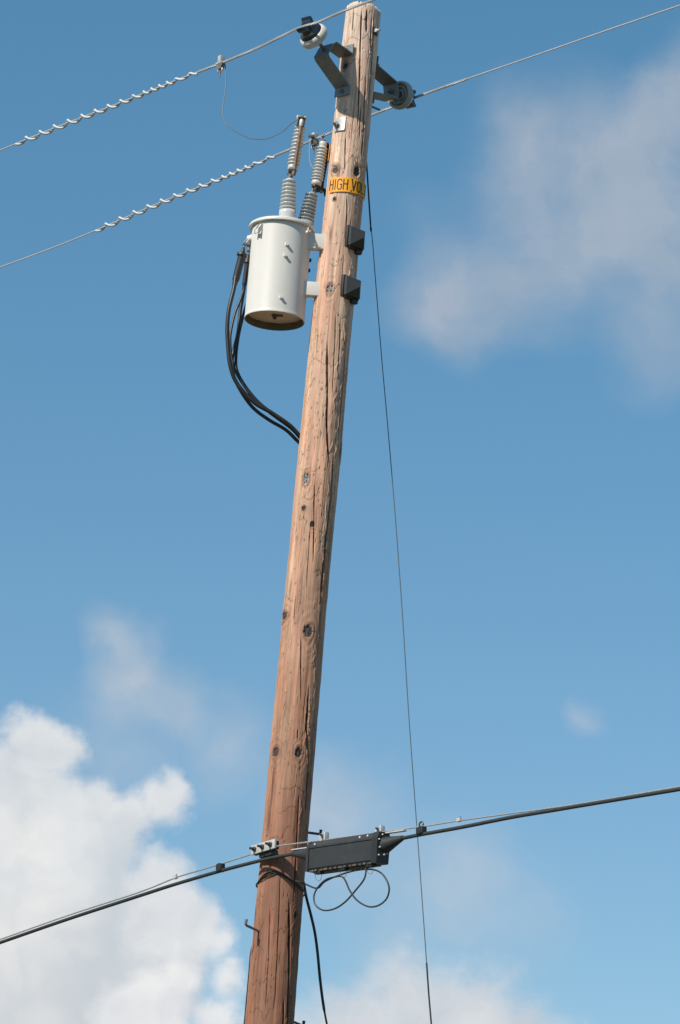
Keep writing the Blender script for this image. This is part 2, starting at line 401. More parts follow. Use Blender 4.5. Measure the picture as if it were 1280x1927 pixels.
# pigment, in reflectance
tz = np.clip((Z - zfine0) / (ZTOP - zfine0), 0, 1)
stops = np.array([0, .18, .33, .5, .72, .88, 1.0])
colr = np.array([(0.265, 0.112, 0.062), (0.33, 0.152, 0.086), (0.45, 0.238, 0.145), (0.56, 0.327, 0.212), (0.625, 0.394, 0.274), (0.67, 0.463, 0.345), (0.69, 0.515, 0.40)])
wob = fbm(S * 3, Z * .8, 3, 5) * 0.10
colA = np.stack([np.interp(np.clip(tz + wob, 0, 1), stops, colr[:, i]) for i in range(3)], -1)
mulc = np.ones_like(Z)
mulc += 0.22 * fbm(S * 42, Z * 1.1, 4, 21, .7) + .06 * np.clip(fbm(S * 90, Z * 3, 2, 22) * 2, -1, 1)
mulc += 0.17 * fbm(S * 14, Z * 1.7, 4, 33)
red = fbm(S * 20, Z * 1.4, 4, 44)                       # redder and paler stripes
pale = np.clip(fbm(S * 12, Z * .9, 3, 51) - .05, 0, 1) + .5 * np.clip(fbm(S * 30, Z * 2.2, 3, 52) - .2, 0, 1)
# grown-ring outlines left by the shaving: crossing the shaft in wavy lines
def contour(f, k, half, mask):     # thin lines of even width along the level sets of f
    f = f * k; gz = np.gradient(f, axis=0) / np.maximum(np.gradient(Z, axis=0), 1e-4); gs = np.gradient(f, axis=1) / np.maximum(np.gradient(S, axis=1), 1e-4)
    d_ = np.abs((f % 1) - .5) / np.maximum(np.sqrt(gz ** 2 + gs ** 2), 1e-3)
    return np.exp(-(d_ / half) ** 2) * mask
fld = Z + .085 * fbm(S * 8, Z * 1.6, 3, 60, .55) + .014 * fbm(S * 55, Z * 7, 2, 61)
ring = contour(fld, 5.5, .0026, np.clip(fbm(S * 5, Z * 2.2, 2, 71) * 4 - .25, 0, 1))
ring2 = contour(fbm(S * 13, Z * 2.0, 3, 80) + .05 * fbm(S * 60, Z * 20, 2, 81), 3.0, .0020, np.clip(fbm(S * 7, Z * 1.6, 2, 83) * 4 - .1, 0, 1))
mulc -= 0.50 * ring + 0.36 * ring2
disp = 0.0012 * fbm(S * 26, Z * 1.3, 3, 90) + 0.0022 * fbm(S * 7, Z * 1.0, 2, 95) - 0.0018 * ring - 0.0010 * ring2
disp += 0.0022 * perlin(S * 0 + Z * 1.3, Z * 0 + .5, 7) + 0.0015 * fbm(S * 10, Z * 9, 2, 99)
knotcol = np.zeros_like(Z)
# knots (photo pixel, half sizes)
KN = [(631, 319, 6.5, 9, 1), (672, 323, 6, 11, 0), (621, 543, 6, 9, 2), (576, 901, 6, 10, 2), (572, 957, 4, 5, 0), (588, 987, 4, 5, 0),
      (534, 1160, 5, 8, 0), (580, 1188, 8.5, 12, 1), (519, 1416, 6, 9, 0), (562, 1417, 6.5, 9, 0), (650, 124, 4, 7, 0), 
      (556, 1722, 3, 6, 0), (630, 375, 3.5, 4, 0), (641, 852, 3, 12, 0)]
ring3 = np.zeros_like(Z); shiny = np.zeros_like(Z)
for (x, y, rx, ry, kind) in KN:
    t0, z0 = hit(x, y); r0 = RAD(z0); k = 1 / 277.
    ax_, az_ = rx * k / max(.35, math.cos(t0)), ry * k * 1.05
    ii = np.where(np.abs(zr - z0) < az_ * 9)[0]; sl_ = slice(ii[0], ii[-1] + 1)
    ds = (TH[sl_] - t0) * r0; dz = Z[sl_] - z0
    dd = np.sqrt((ds / ax_) ** 2 + (dz / az_) ** 2) + 0.25 * fbm(S[sl_] * 60, Z[sl_] * 60, 2, int(x))
    core = np.clip((1.0 - dd) * 5, 0, 1)
    rim = np.exp(-((dd - 1.25) / .32) ** 2)
    colA[sl_] = colA[sl_] * (1 - .6 * rim[..., None]) + np.array([.26, .10, .055]) * .6 * rim[..., None]
    kc = np.array([.035, .025, .022])
    if kind == 2: kc = np.array([.30, .29, .29])
    if kind == 2:
        spk = np.clip(fbm(S[sl_] * 120, Z[sl_] * 90, 2, 8) * 2 + .6, 0.1, 1.7); kcs = kc * spk[..., None]
    else: kcs = kc * (1 + np.clip(fbm(S[sl_] * 150, Z[sl_] * 110, 2, 9), 0, 1)[..., None] * (5 if kind == 1 else 1.5))
    colA[sl_] = colA[sl_] * (1 - core[..., None]) + kcs * core[..., None]
    mulc[sl_] = mulc[sl_] * (1 - core) + core
    # grain flowing round the knot
    dz2 = np.sqrt((ds / (ax_ * 2.1)) ** 2 + (dz / (az_ * 3.2)) ** 2)
    w = np.exp(-dz2 ** 2)
    lines = np.sin(dz2 * 16 + 2.0 * fbm(S[sl_] * 25, Z[sl_] * 6, 2, 12))
    mulc[sl_] += -0.16 * np.clip(lines, 0, 1) * w * (1 - core)
    disp[sl_] += 0.004 * w * (1 - core) + 0.0015 * lines * w - 0.006 * core
# drying checks
def groove(pts, wpx, depth, dark=.93):
    hs = [hit(*p) for p in pts]; zs = np.array([h[1] for h in hs]); ts = np.array([h[0] for h in hs]); o = np.argsort(zs); zs, ts = zs[o], ts[o]
    ii = np.where((zr > zs[0] - .01) & (zr < zs[-1] + .01))[0]
    if len(ii) < 3: return
    s0 = slice(ii[0], ii[-1] + 1); zz = zr[s0]
    tt = np.interp(zz, zs, ts) + 0.012 * fbm(zz * 9, zz * 0 + wpx, 3, 3)
    e = np.minimum((zz - zs[0]), (zs[-1] - zz)); tap = np.clip(e / (0.12 * (zs[-1] - zs[0]) + .01), 0.0, 1) ** .6
    tap = tap * (0.95 + 0.3 * fbm(zz * 14, zz * 0 + 3.3, 2, 4))
    w = wpx / 277. * .62 * np.clip(tap, .05, 2)
    ds = np.abs(TH[s0] - tt[:, None]) * RR[s0]
    kx = np.exp(-(ds / np.maximum(w[:, None], .0014)) ** 3) * np.clip(tap * 1.3, 0, 1)[:, None]
    disp[s0] -= depth * kx
    mulc[s0] *= 1 - dark * kx
    lip = np.exp(-((ds - 2.2 * w[:, None]) / .0035) ** 2); mulc[s0] += .08 * lip * tap[:, None]
for g_ in [([(615.6, 640), (616, 700), (617, 740), (615, 790), (618, 850), (619.5, 872)], 3.4, .022),
           ([(628, 850), (624, 935), (615, 1010), (608, 1080), (603, 1142)], 3.2, .02),
           ([(604, 1142), (601, 1190), (597, 1240)], 1.6, .01),
           ([(581, 1290), (579.6, 1330), (577, 1370), (578.6, 1400), (580.6, 1422), (579.6, 1455), (575, 1535)], 3.2, .02),
           ([(567, 1195), (566.5, 1250), (566, 1320)], 1.5, .01), ([(561, 1372), (560, 1392)], 1.8, .01),
           ([(544, 1690), (545, 1750), (544, 1830), (541, 1940)], 3.4, .022), ([(564, 1480), (560, 1560), (556, 1640), (553, 1700)], 2.0, .014),
           ([(681, 14), (678, 95), (677, 150), (674, 240)], 2.4, .016), ([(650, 255), (649, 325)], 1.6, .01), ([(679, 200), (677, 262)], 1.8, .01),
           ([(653, 365), (653, 462)], 1.6, .01), ([(592, 905), (591, 985), (590, 1060)], 1.6, .01), ([(691, 15), (690, 62)], 3.0, .02),
           ([(666, 16), (663, 60)], 1.6, .012), ([(705, 26), (700, 120), (693, 210)], 2.6, .02), ([(700, 30), (697, 100)], 2, .012), ([(689, 140), (684, 250), (680, 300)], 2.2, .016),
           ([(632, 590), (630, 660), (626, 740)], 1.5, .01), ([(641, 600), (638, 690)], 1.8, .01), ([(508, 1700), (506, 1800), (499, 1900)], 1.3, .008),
           ([(528, 1640), (524, 1760), (517, 1900)], 1.4, .008), ([(652, 640), (645, 740), (636, 830)], 2.4, .016), ([(556, 1120), (553, 1180)], 1.2, .007),
           ([(647, 480), (645, 520)], 1.3, .007), ([(583, 1000), (577, 1110)], 1.2, .006), ([(534, 1880), (533, 1940)], 2.4, .012)]:
    groove(*g_)
for i in range(150):
    py = random.uniform(20, 1930); z_ = P(600, py, Y0).z; c_ = (CX(z_)); t_ = random.uniform(-1.4, 1.4)
    ln = random.choice([.03, .05, .08, .15, .3]) * random.uniform(.6, 1.4)
    # straight into pole space
    zs = (z_, z_ + ln)
    ii = np.where((zr > zs[0]) & (zr < zs[1]))[0]
    if len(ii) < 4: continue
    s0 = slice(ii[0], ii[-1] + 1); zz = zr[s0]; tp = np.sin((zz - zs[0]) / ln * PI) ** .5
    tt = t_ + .03 * fbm(zz * 7, zz * 0 + i, 3, i)
    ds = np.abs(TH[s0] - tt[:, None]) * RR[s0]; w = random.uniform(.0012, .0024)
    kx = np.exp(-(ds / w) ** 2) * tp[:, None]; disp[s0] -= .005 * kx; mulc[s0] *= 1 - random.uniform(.25, .6) * kx
# beetle holes, gaff marks and torn slivers
for i in range(420):
    dens = random.random()
    py = random.gauss(800, 170) if dens < .35 else random.uniform(20, 1940)
    z_ = P(600, py, Y0).z; t_ = random.uniform(-1.5, 1.5)
    hw, hh = random.uniform(.0022, .0048), random.uniform(.004, .010)
    if random.random() < .3: hh *= 2.5; hw *= .8
    ii = np.where(np.abs(zr - z_) < hh * 2.2)[0]
    if len(ii) < 1: continue
    s0 = slice(ii[0], ii[-1] + 1)
    q = (((TH[s0] - t_ - (Z[s0] - z_) * random.uniform(-.3, .3)) * RR[s0]) / hw) ** 2 + ((Z[s0] - z_) / hh) ** 2
    kx = np.exp(-q)
    if random.random() < .78: disp[s0] -= .004 * kx; mulc[s0] *= 1 - random.uniform(.45, .85) * kx
    else: disp[s0] += .003 * kx; mulc[s0] += .18 * kx
# curled bark slivers on the right flank that catch the sun
for i in range(150):
    py = random.uniform(30, 1940); z_ = P(600, py, Y0).z; t_ = random.uniform(.55, 1.25) if random.random() < .75 else random.uniform(-1.3, -.6)
    ln = random.uniform(.03, .12)
    ii = np.where(np.abs(zr - z_) < ln)[0]
    if len(ii) < 4: continue
    s0 = slice(ii[0], ii[-1] + 1); zz = zr[s0]
    tt = t_ + .16 * fbm(zz * 9, zz * 0 + i * .7, 2, i + 5); tp = np.clip(1 - np.abs(zz - z_) / ln, 0, 1) ** .5
    ds = (TH[s0] - tt[:, None]) * RR[s0]
    disp[s0] += .0045 * np.exp(-(ds / .0025) ** 2) * tp[:, None] - .003 * np.exp(-((ds - .006) / .003) ** 2) * tp[:, None]
# tar-dark patches along the left edge
for (x, y, a_, b_) in [(513, 1480, .012, .16), (506, 1545, .012, .10), (481, 1720, .014, .09), (478, 1770, .012, .12), (622, 440, .01, .06), (547, 1105, .01, .07), (597, 640, .006, .1)]:
    t_, z_ = hit(x, y); q = ((TH - t_) * RR / a_) ** 2 + ((Z - z_) / b_) ** 2
    kx = np.clip(np.exp(-q) * 1.3 + .35 * fbm(S * 50, Z * 5, 3, int(y)) - .15, 0, 1) * (q < 6); mulc *= 1 - .55 * kx
mulc = np.clip(mulc, .06, 1.5)
gap_ = np.clip(red, -1, 1)
colA[..., 0] *= mulc * (1 + .03 * gap_) * (1 + .16 * pale)
colA[..., 1] *= mulc ** 1.08 * (1 - .07 * gap_) * (1 + .30 * pale)
colA[..., 2] *= mulc ** 1.14 * (1 - .11 * gap_) * (1 + .32 * pale)
# broken top
notch = 0.016 * np.abs(fbm(th * 5, th * 0 + 2, 3, 13)) + 0.02 * np.clip(perlin(th * 2.3, th * 0 + 9, 15), 0, 1)
tk, _ = hit(688, 20); notch += .03 * np.exp(-((th - tk) / .05) ** 2)
notch += .035 * np.clip(np.sin(th) * .5 + .1, 0, 1)
topw = np.clip((Z - (ZTOP - .15)) / .15, 0, 1) ** 1.5
ZZ = Z - notch[None, :] * topw
disp -= .012 * np.clip((Z - (ZTOP - .035)) / .035, 0, 1) ** 2 * (1 + fbm(TH * 6, Z * 8, 2, 88)) 
R_ = RR + disp
cxz = CXv(Z)
X = cxz + R_ * np.sin(TH); YY = Y0 - R_ * np.cos(TH)
org = Vector((CX(0.0), Y0, 0))
co_ = np.stack([X - org.x, YY - org.y, ZZ], -1).reshape(-1, 3)
idx = np.arange(nr * ncol).reshape(nr, ncol); nx = np.roll(idx, -1, axis=1)
quads = np.stack([idx[:-1], nx[:-1], nx[1:], idx[1:]], -1).reshape(-1, 4)
cap = np.array([[CX(ZTOP) - org.x, 0, ZTOP - .03]]); co_ = np.concatenate([co_, cap]); ci = len(co_) - 1
me = bpy.data.meshes.new('pole_shaft')
tris = np.stack([idx[-1], nx[-1], np.full(ncol, ci)], -1)
nl = quads.size + tris.size
me.vertices.add(len(co_)); me.vertices.foreach_set('co', co_.astype(np.float32).ravel())
me.loops.add(nl); me.loops.foreach_set('vertex_index', np.concatenate([quads.ravel(), tris.ravel()]).astype(np.int32))
me.polygons.add(len(quads) + len(tris))
ls = np.concatenate([np.arange(len(quads)) * 4, quads.size + np.arange(len(tris)) * 3])
me.polygons.foreach_set('loop_start', ls.astype(np.int32))
me.polygons.foreach_set('use_smooth', np.ones(len(ls), bool))
me.update(calc_edges=True); me.validate()
ca = me.color_attributes.new('pigment', 'FLOAT_COLOR', 'POINT')
full = np.ones((len(co_), 4), np.float32); full[:-1, :3] = np.clip(colA.reshape(-1, 3), .004, .9); full[-1, :3] = (.3, .2, .14)
ca.data.foreach_set('color', full.ravel())
me.materials.append(wm)
pole = thing('utility_pole', org, 'tall weathered brown wooden pole standing at the middle, with knots and cracks', 'utility pole')
sh = bpy.data.objects.new('pole_shaft', me); C.objects.link(sh); sh.parent = pole

# curved pieces lying on the pole
def onpole(mb, t0, z0, w, h, off, th_, slant=0.0, nseg=10, rnd=0.0):
    nh = 6
    vs, n = [], nseg + 1
    for lay in (off, off + th_):
        for j in range(nh + 1):
            for i in range(n):
                a = i / nseg * 2 - 1; c = j / nh * 2 - 1
                sh_ = 1.0
                if rnd and abs(c) > .6: sh_ = 1 - rnd * ((abs(c) - .6) / .4) ** 2
                z = z0 + c * h / 2 + slant * a * w / 2
                vs.append(surf(t0 + a * sh_ * w / 2 / (RAD(z0) + lay), z, lay))
    fs = []; per = n * (nh + 1)
    for j in range(nh):
        for i in range(nseg):
            q = (j * n + i, j * n + i + 1, (j + 1) * n + i + 1, (j + 1) * n + i)
            fs += [q[::-1], tuple(k + per for k in q)]
    bd = [(0, i) for i in range(n)] + [(j, nseg) for j in range(1, nh + 1)] + [(nh, i) for i in range(nseg - 1, -1, -1)] + [(j, 0) for j in range(nh - 1, 0, -1)]
    bi = [j * n + i for j, i in bd]
    for k in range(len(bi)):
        a, c = bi[k], bi[(k + 1) % len(bi)]; fs.append((a, c, c + per, a + per))
    return mb.addv(vs, fs)
def tan_frame(t0):
    return Vector((math.cos(t0), math.sin(t0), 0)), Vector((math.sin(t0), -math.cos(t0), 0)), UZ   # along, outward, up

# bolts belonging to the pole
t0, z0 = hit(640, 234)
wsh = onpole(MB(), t0, z0, .092, .100, .004, .005, rnd=.06).build('curved_washer', M['galv_bright'], pole)
e1, en, e3 = tan_frame(t0 - .12)
c0 = surf(t0 - .12, z0 - .004, .012)
nut = MB().box(c0 + en * .008, (.034, .022, .034), (e1 * .8 + e3 * .6, en, e3 * .8 - e1 * .6), .003)
nut.tube([c0, c0 + en * .045], .008, 10); nut.build('square_nut', M['galv'], wsh)
t0, z0 = hit(705, 59); e1, en, e3 = tan_frame(t0)
bw = onpole(MB(), t0, z0, .055, .05, .003, .006).build('square_washer', M['dark'], pole)
MB().box(surf(t0, z0, .02), (.026, .02, .026), (e1, en, e3), .003).tube([surf(t0, z0, 0), surf(t0, z0, .05)], .009, 10).build('bolt_end', M['galv_bright'], bw)
# rod ends sticking out behind on the far right side
MB().tube([P(696, 199, Y0 + .05), P(714.5, 207, Y0 + .22)], .008, 8).build('bolt_end', M['dark'], pole)
MB().tube([P(700, 118, Y0 + .05), P(714.5, 128, Y0 + .2)], .008, 8).box(P(711, 126, Y0 + .17), (.02, .03, .03)).build('bolt_end', M['dark'], pole)

# step bolts
def step(pts, label, mt='galv'):
    pts = [Vector(p) for p in pts]
    a, b, c = pts; k = b + (a - b).normalized() * .018; k2 = b + (c - b).normalized() * .018
    path = [a + (a - b).normalized() * .05, a, k] + [k.lerp(b, .5).lerp(b.lerp(k2, .5), .5)] + [k2, c]
    r = [.0085] * 4 + [.0095, .0105]
    root = thing('step_bolt', a, label, 'step bolt', 'step bolts driven into the pole')
    MB().tube(path, r, 12).build('bolt_rod', M[mt], root)
    ax = (b - a).normalized(); MB().lathe(a + ax * .004, ax, [(.010, -.004), (.0115, 0), (.010, .006)], 16).build('collar', M[mt], root)
    return root
t0, z0 = hit(487, 1752); s_ = surf(t0, z0)
step([s_, P(461.5, 1740.5, s_.y - .10), P(464, 1730, s_.y - .10)], 'bent grey step bolt on the left side of the pole below the wire band')
step([P(574, 1566, Y0 + .11), P(603.5, 1570, Y0 + .22), P(604, 1561.5, Y0 + .22)], 'dark bent step bolt on the right side of the pole just above the black closure', 'dark')
step([P(545, 1920, Y0 + .11), P(571.5, 1931, Y0 + .22), P(572, 1921, Y0 + .22)], 'dark tip of a step bolt on the right at the bottom edge of the picture', 'dark')

# dark wire stapled down the far left side near the bottom
pts = [surf(math.radians(-97), P(470, y, Y0).z, .004) for y in (1790, 1830, 1870, 1910, 1960)]
pts += [surf(math.radians(-97), z, .004) for z in (4.0, 3, 2, 1, .1)]
pts = [surf(math.radians(-118), P(470, 1765, Y0).z, .004)] + pts
tag(MB().tube(cr(pts, 4), .0075, 8).build('ground_wire', M['rubber'], origin=pts[-1]), 'dark grounding wire running down the lower left edge of the pole', 'wire')

# ------------------------------------------------------------------ insulator brackets
zI = P(680, 130, Y0).z
AXI = AX(zI)
def bracket(path, wd, w, label, bolts, label_side):
    pts = path
    root = thing('insulator_bracket', pts[0], label, 'bracket', 'steel brackets near the pole top')
    MB().strap(pts, wd, w, .008).build('steel_strap', M['galv'], root, sharp=30)
    for c, n in bolts:
        mb = MB(); mb.tube([c - n * .01, c + n * .03], .008, 10)
        mb.lathe(c, n, [(.017, 0), (.017, .012), (.012, .016)], 6); mb.build('bolt', M['galv'], root)
    return root
def bpt(px, py): return onplane(px, py, AXI, BB)
# near left bracket
rz = lambda z: RAD(z) + .006
q = [bpt(646, 181), bpt(646, 164), bpt(607, 111), bpt(605, 104), bpt(616, 85), bpt(621, 83), bpt(655, 107), bpt(656, 88)]
def clampb(p, off):               # keep flanges right on the pole surface
    a = AX(p.z); return a + BB * (RAD(p.z) + off)
q[0], q[1] = clampb(q[0], .010), clampb(q[1], .010); q[6], q[7] = clampb(q[6], .010), clampb(q[7], .010)
zl = (q[0] + q[1]) / 2; zu = (q[6] + q[7]) / 2
br1 = bracket(q, DB, .125, 'grey bent steel bracket left of the pole top, holding the white insulator', [(zl + BB * .005, BB), (zu + BB * .005, BB)], 0)
A1 = (BB * math.cos(math.radians(24)) + UZ * math.sin(math.radians(24))).normalized()
I1 = bpt(611, 94)
# far right bracket
BF = -BB
def fpt(px, py): return onplane(px, py, AXI, BB)
q2 = [fpt(690, 104), fpt(694, 124), fpt(735, 158), fpt(737, 187), fpt(692, 176), fpt(690, 196)]
def clampf(p, off): a = AX(p.z); return a + BF * (RAD(p.z) + off)
for i in (0, 1, 4, 5): q2[i] = clampf(q2[i], .010)
pz = (q2[2] + q2[3]) / 2
A2 = (BF * math.cos(math.radians(6)) + UZ * math.sin(math.radians(6))).normalized()
br2 = bracket(q2, DB, .125, 'dark bent steel bracket on the far right side of the pole top, behind the shaft', [((q2[0] + q2[1]) / 2, BF), ((q2[4] + q2[5]) / 2, BF), (pz, -A2)], 0)
I2 = pz

def insulator(o, ax, d, label):
    root = thing('pin_insulator', o, label, 'insulator', 'insulators at the pole top')
    MB().tube([o - ax * .07, o + ax * .09], .013, 12).build('pin', M['galv'], root)
    if 'grey' in label: ax = ax.normalized()
    # skirt with nested rings underneath
    prof = [(.020, .075), (.030, .060), (.034, .056), (.038, .062), (.040, .085), (.055, .085), (.057, .062), (.063, .056), (.067, .062), (.068, .085), (.078, .083),
            (.083, .056), (.091, .050), (.099, .056), (.103, .072), (.102, .088), (.097, .102), (.089, .111), (.080, .114), (.070, .114)]
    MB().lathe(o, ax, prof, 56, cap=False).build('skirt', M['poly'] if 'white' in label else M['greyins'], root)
    prof = [(.083, .108), (.083, .118), (.078, .130), (.066, .140), (.056, .147), (.052, .156), (.052, .168), (.050, .178), (.040, .184), (.0, .185)]
    MB().lathe(o, ax, prof, 40, cap=False).build('dome', M['blackgloss'], root)
    # saddle head with a groove for the wire
    s_ = ax.cross(d).normalized(); hd = MB(); n = 15
    for sg in (1, -1):
        vs = [];
        poly = [(0, .160), (sg * .044, .160), (sg * .053, .168), (sg * .060, .182), (sg * .063, .200), (sg * .058, .212), (sg * .048, .213), (sg * .036, .202), (sg * .024, .193), (sg * .012, .190), (0, .189)]
        hd.prism(o, (s_, ax, d), poly, -.036, .036)
    hd.build('saddle_head', M['blackgloss'], root)
    return root
ins1 = insulator(I1 + A1 * .055, A1, DB, 'white rimmed insulator with glossy black cap on the near left bracket')
ins2 = insulator(I2 + A2 * .028, A2, DB, 'grey ringed insulator seen from underneath at the right of the pole top')
N1 = I1 + A1 * .252; N2 = I2 + A2 * .226

# ------------------------------------------------------------------ power lines
def stretch(pts, far=18):
    pts = list(pts); a = pts[0] + (pts[0] - pts[1]).normalized() * far; c = pts[-1] + (pts[-1] - pts[-2]).normalized() * far
    return [a] + pts + [c]
w1px = [(0, 283), (110, 238), (220, 196), (330, 152), (416, 119), (490, 88), (560, 54), (600, 41), (650, 19.5), (707, -2)]
w2px = [(0, 503), (90, 470), (182, 433), (300, 382), (420, 334), (520, 292), (617, 252), (700, 216.5), (737, 202), (765, 191), (789, 180.5), (875, 150), (1000, 107), (1140, 58), (1280, 10)]
W1 = cr([onplane(x, y, N1, DW) for x, y in w1px], 6); W2 = cr([onplane(x, y, N2, DW) for x, y in w2px], 6)
def thread(mb, pts, n, R, r, pitch, seg=6, start=0.0, L0=0, L1=None):   # n strands laid round a path
    pts = [Vector(p) for p in pts]; cum = [0]
    for a, b in zip(pts, pts[1:]): cum.append(cum[-1] + (b - a).length)
    T = cum[-1] if L1 is None else L1
    cx = np.array([list(p) for p in pts]); cu = np.array(cum)
    for k in range(n):
        step_ = pitch / 14; m = max(3, int((T - L0) / step_)); out = []
        for i in range(m + 1):
            s = L0 + (T - L0) * i / m
            p = Vector([np.interp(s, cu, cx[:, j]) for j in range(3)])
            q = Vector([np.interp(min(s + .02, cu[-1]), cu, cx[:, j]) for j in range(3)]); p_ = Vector([np.interp(max(s - .02, 0), cu, cx[:, j]) for j in range(3)])
            t = (q - p_).normalized(); n1 = (UZ - t * UZ.dot(t)).normalized(); n2 = t.cross(n1)
            a = start + 2 * PI * k / n + 2 * PI * s / pitch
            rr = R(s / T) if callable(R) else R
            out.append(p + (n1 * math.cos(a) + n2 * math.sin(a)) * rr)
        mb.tube(out, r, seg)
    return mb
def seglen(pts): return sum((b - a).length for a, b in zip(pts, pts[1:]))
def sub_path(px0, px1, pl, path_px):    # dense path between two photo columns along a wire
    xs = [p[0] for p in path_px]; pts = []
    for x in np.linspace(px0, px1, 40):
        pts.append(x)
    return pts
def wire_between(Wp, x0, x1):
    def sx_(p):
        d = p - CAM; return 640 + FPX * d.dot(RT) / d.dot(FW)
    dense = []
    for a, b in zip(Wp, Wp[1:]):
        for k in range(8): dense.append(a.lerp(b, k / 8))
    return [p for p in dense if x0 <= sx_(p) <= x1]
tag(MB().tube(stretch(W1), .0052, 8).build('power_line', M['alu'], origin=N1), 'thin grey power wire passing over the white insulator left of the pole top', 'power line', 'overhead power lines')
tag(MB().tube(stretch(W2), .0052, 8).build('power_line', M['alu'], origin=N2), 'thin grey power wire passing behind the pole and over the right insulator', 'power line', 'overhead power lines')
def armor(Wp, x0, x1, label, R=.0068):
    pa = wire_between(Wp, x0, x1); mb = thread(MB(), pa, 5, R, .0029, .11, 5)
    tag(mb.build('armor_rods', M['alu'], origin=pa[0]), label, 'armor rods', 'twisted rods round the power wires')
armor(W1, 372, 720, 'twisted silver armor rods round the upper wire either side of the white insulator')
armor(W2, 515, 880, 'twisted silver armor rods round the lower wire at the right insulator')
def damper(Wp, x0, x1, grip, label):
    pa = wire_between(Wp, x0, x1); T = seglen(pa); mb = MB()
    cu = np.array([0] + list(np.cumsum([(b - a).length for a, b in zip(pa, pa[1:])]))); cx = np.array([list(p) for p in pa])
    out = []; ph = 2.3; s = 0.0; ds = .008
    while s < T:
        p = Vector([np.interp(s, cu, cx[:, j]) for j in range(3)]); fr_ = s / T
        big = fr_ < grip; pitch = (.160 if big else .100) * (1 + .10 * math.sin(s * 2.3 + 1)); Rr = (.0180 if big else .0140) + .0018 * math.sin(s * 3.1)
        if .985 < fr_ or fr_ < .02: Rr = .0125
        if fr_ > .88: Rr = .0115; pitch = .16
        t = (pa[-1] - pa[0]).normalized(); n1 = (UZ - t * UZ.dot(t)).normalized(); n2 = t.cross(n1)
        out.append((p, Rr, ph, n1, n2)); ph += 2 * PI * ds / pitch; s += ds
    Rs = np.convolve(np.pad([o[1] for o in out], 5, mode='edge'), np.ones(11) / 11, 'valid')
    pts = [p + (n1 * math.cos(a) + n2 * math.sin(a)) * R_2 for (p, _, a, n1, n2), R_2 in zip(out, Rs)]
    mb.tube(pts, .0088, 10)
    return tag(mb.build('spiral_damper', M['poly2'], origin=pa[0]), label, 'vibration damper', 'spiral dampers on the power wires')
M['poly2'] = mat('pale_grey_pvc', (0.58, 0.57, 0.56), 0.45, 0, .12, 20, dirt=(.36, .35, .33), dirt_amt=.5)
damper(W1, 30, 372, .70, 'long pale spiral damper wound on the upper power wire at the left')
damper(W2, 181, 519, .70, 'long pale spiral damper wound on the lower power wire, left of the fuse cutouts')

# hot-line clamps
def clamp(o, d, label, lean=0.0):
    ex = d.normalized(); ez = (UZ - ex * UZ.dot(ex)).normalized(); ey = ez.cross(ex); root = thing('line_clamp', o, label, 'clamp', 'clamps on the power wires')
    ax = (ex, ey, ez)
    mb = MB(); mb.box(o + ez * .022, (.030, .040, .050), ax, .004); mb.box(o + ez * -.004 - ex * .008, (.062, .034, .014), ax, .003); mb.build('keeper', M['galv_bright'], root)
    mb = MB(); mb.prism(o, (ex, ez, ey), [(-.034, -.012), (.034, -.012), (.020, -.052), (-.016, -.052)], -.014, .014); mb.build('jaw', M['rustdark'], root)
    for sx_ in (-.022, .020): MB().lathe(o + ex * sx_ - ez * .045, -ez, [(.006, 0), (.008, .004), (.008, .018), (.005, .024)], 10).build('screw', M['galv_bright'], root)
    mb = MB(); mb.tube([o - ez * .05, o - ez * .085], .006, 8).tube([o - ez * .085, o - ez * .115], .004, 8); mb.build('eye_stem', M['tube'], root)
    return root
c1 = onplane(416, 117.5, N1, DW); dW1 = (W1[30] - W1[24]).normalized()
clamp(c1, dW1, 'small metal clamp on the upper wire from which the curved jumper hangs')
c2 = onplane(592, 262, N2, DW)
clamp(c2, dW1, 'small metal clamp on the lower wire between the two fuse cutouts and the pole')
mb = MB(); a = P(586, 256, c2.y - .03); mb.box(a, (.045, .03, .022), (RT, FW, UP), .004).tube([a, P(594, 268, c2.y - .02)], .008).box(P(594, 269, c2.y - .02), (.03, .03, .034), (RT, FW, UP), .005)
mb.tube([P(594, 273, c2.y - .02), P(596, 287, c2.y - .02)], .0045, 8)
k_ = mb.build('parallel_clamp', M['rustdark'], origin=a); tag(k_, 'lumpy tarnished connector hanging at the clamp just left of the right cutout top', 'connector')

# ------------------------------------------------------------------ transformer
YT = Y0
top = P(531, 430, YT); bot = P(516.5, 604, YT)
Rt = (P(573.5, 600, YT) - P(459.5, 600, YT)).length / 2
tx = (top.x + bot.x) / 2
AT = (top - bot).normalized()
HT = (top - bot).length
tr = thing('transformer', bot, 'white cylindrical transformer tank hung on the left side of the pole', 'transformer')
E1 = (Vector((1, 0, 0)) - AT * AT.x).normalized(); E2 = AT.cross(E1)
prof = [(Rt - .005, 0), (Rt, .002), (Rt + .001, .008), (Rt - .001, .016), (Rt - .002, .03), (Rt - .003, HT - .06), (Rt - .003, HT - .012)]
MB().lathe(bot, AT, prof, 96, cap=False).build('tank', M['white'], tr)
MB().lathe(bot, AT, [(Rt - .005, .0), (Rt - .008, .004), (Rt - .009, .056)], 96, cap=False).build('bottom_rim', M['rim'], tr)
MB().lathe(bot, AT, [(Rt - .009, .052), (Rt * .5, .046), (.001, .044)], 96, cap=False).build('underside', M['belly'], tr)
dp = MB().lathe(bot + AT * .044, -AT, [(.022, 0), (.022, .012), (.012, .014), (.012, .03), (.002, .032)], 8)
dp.box(bot + AT * .040 + E1 * .03, (.05, .03, .006), (E1, E2, AT)); dp.build('drain_plug', M['rustdark'], tr)
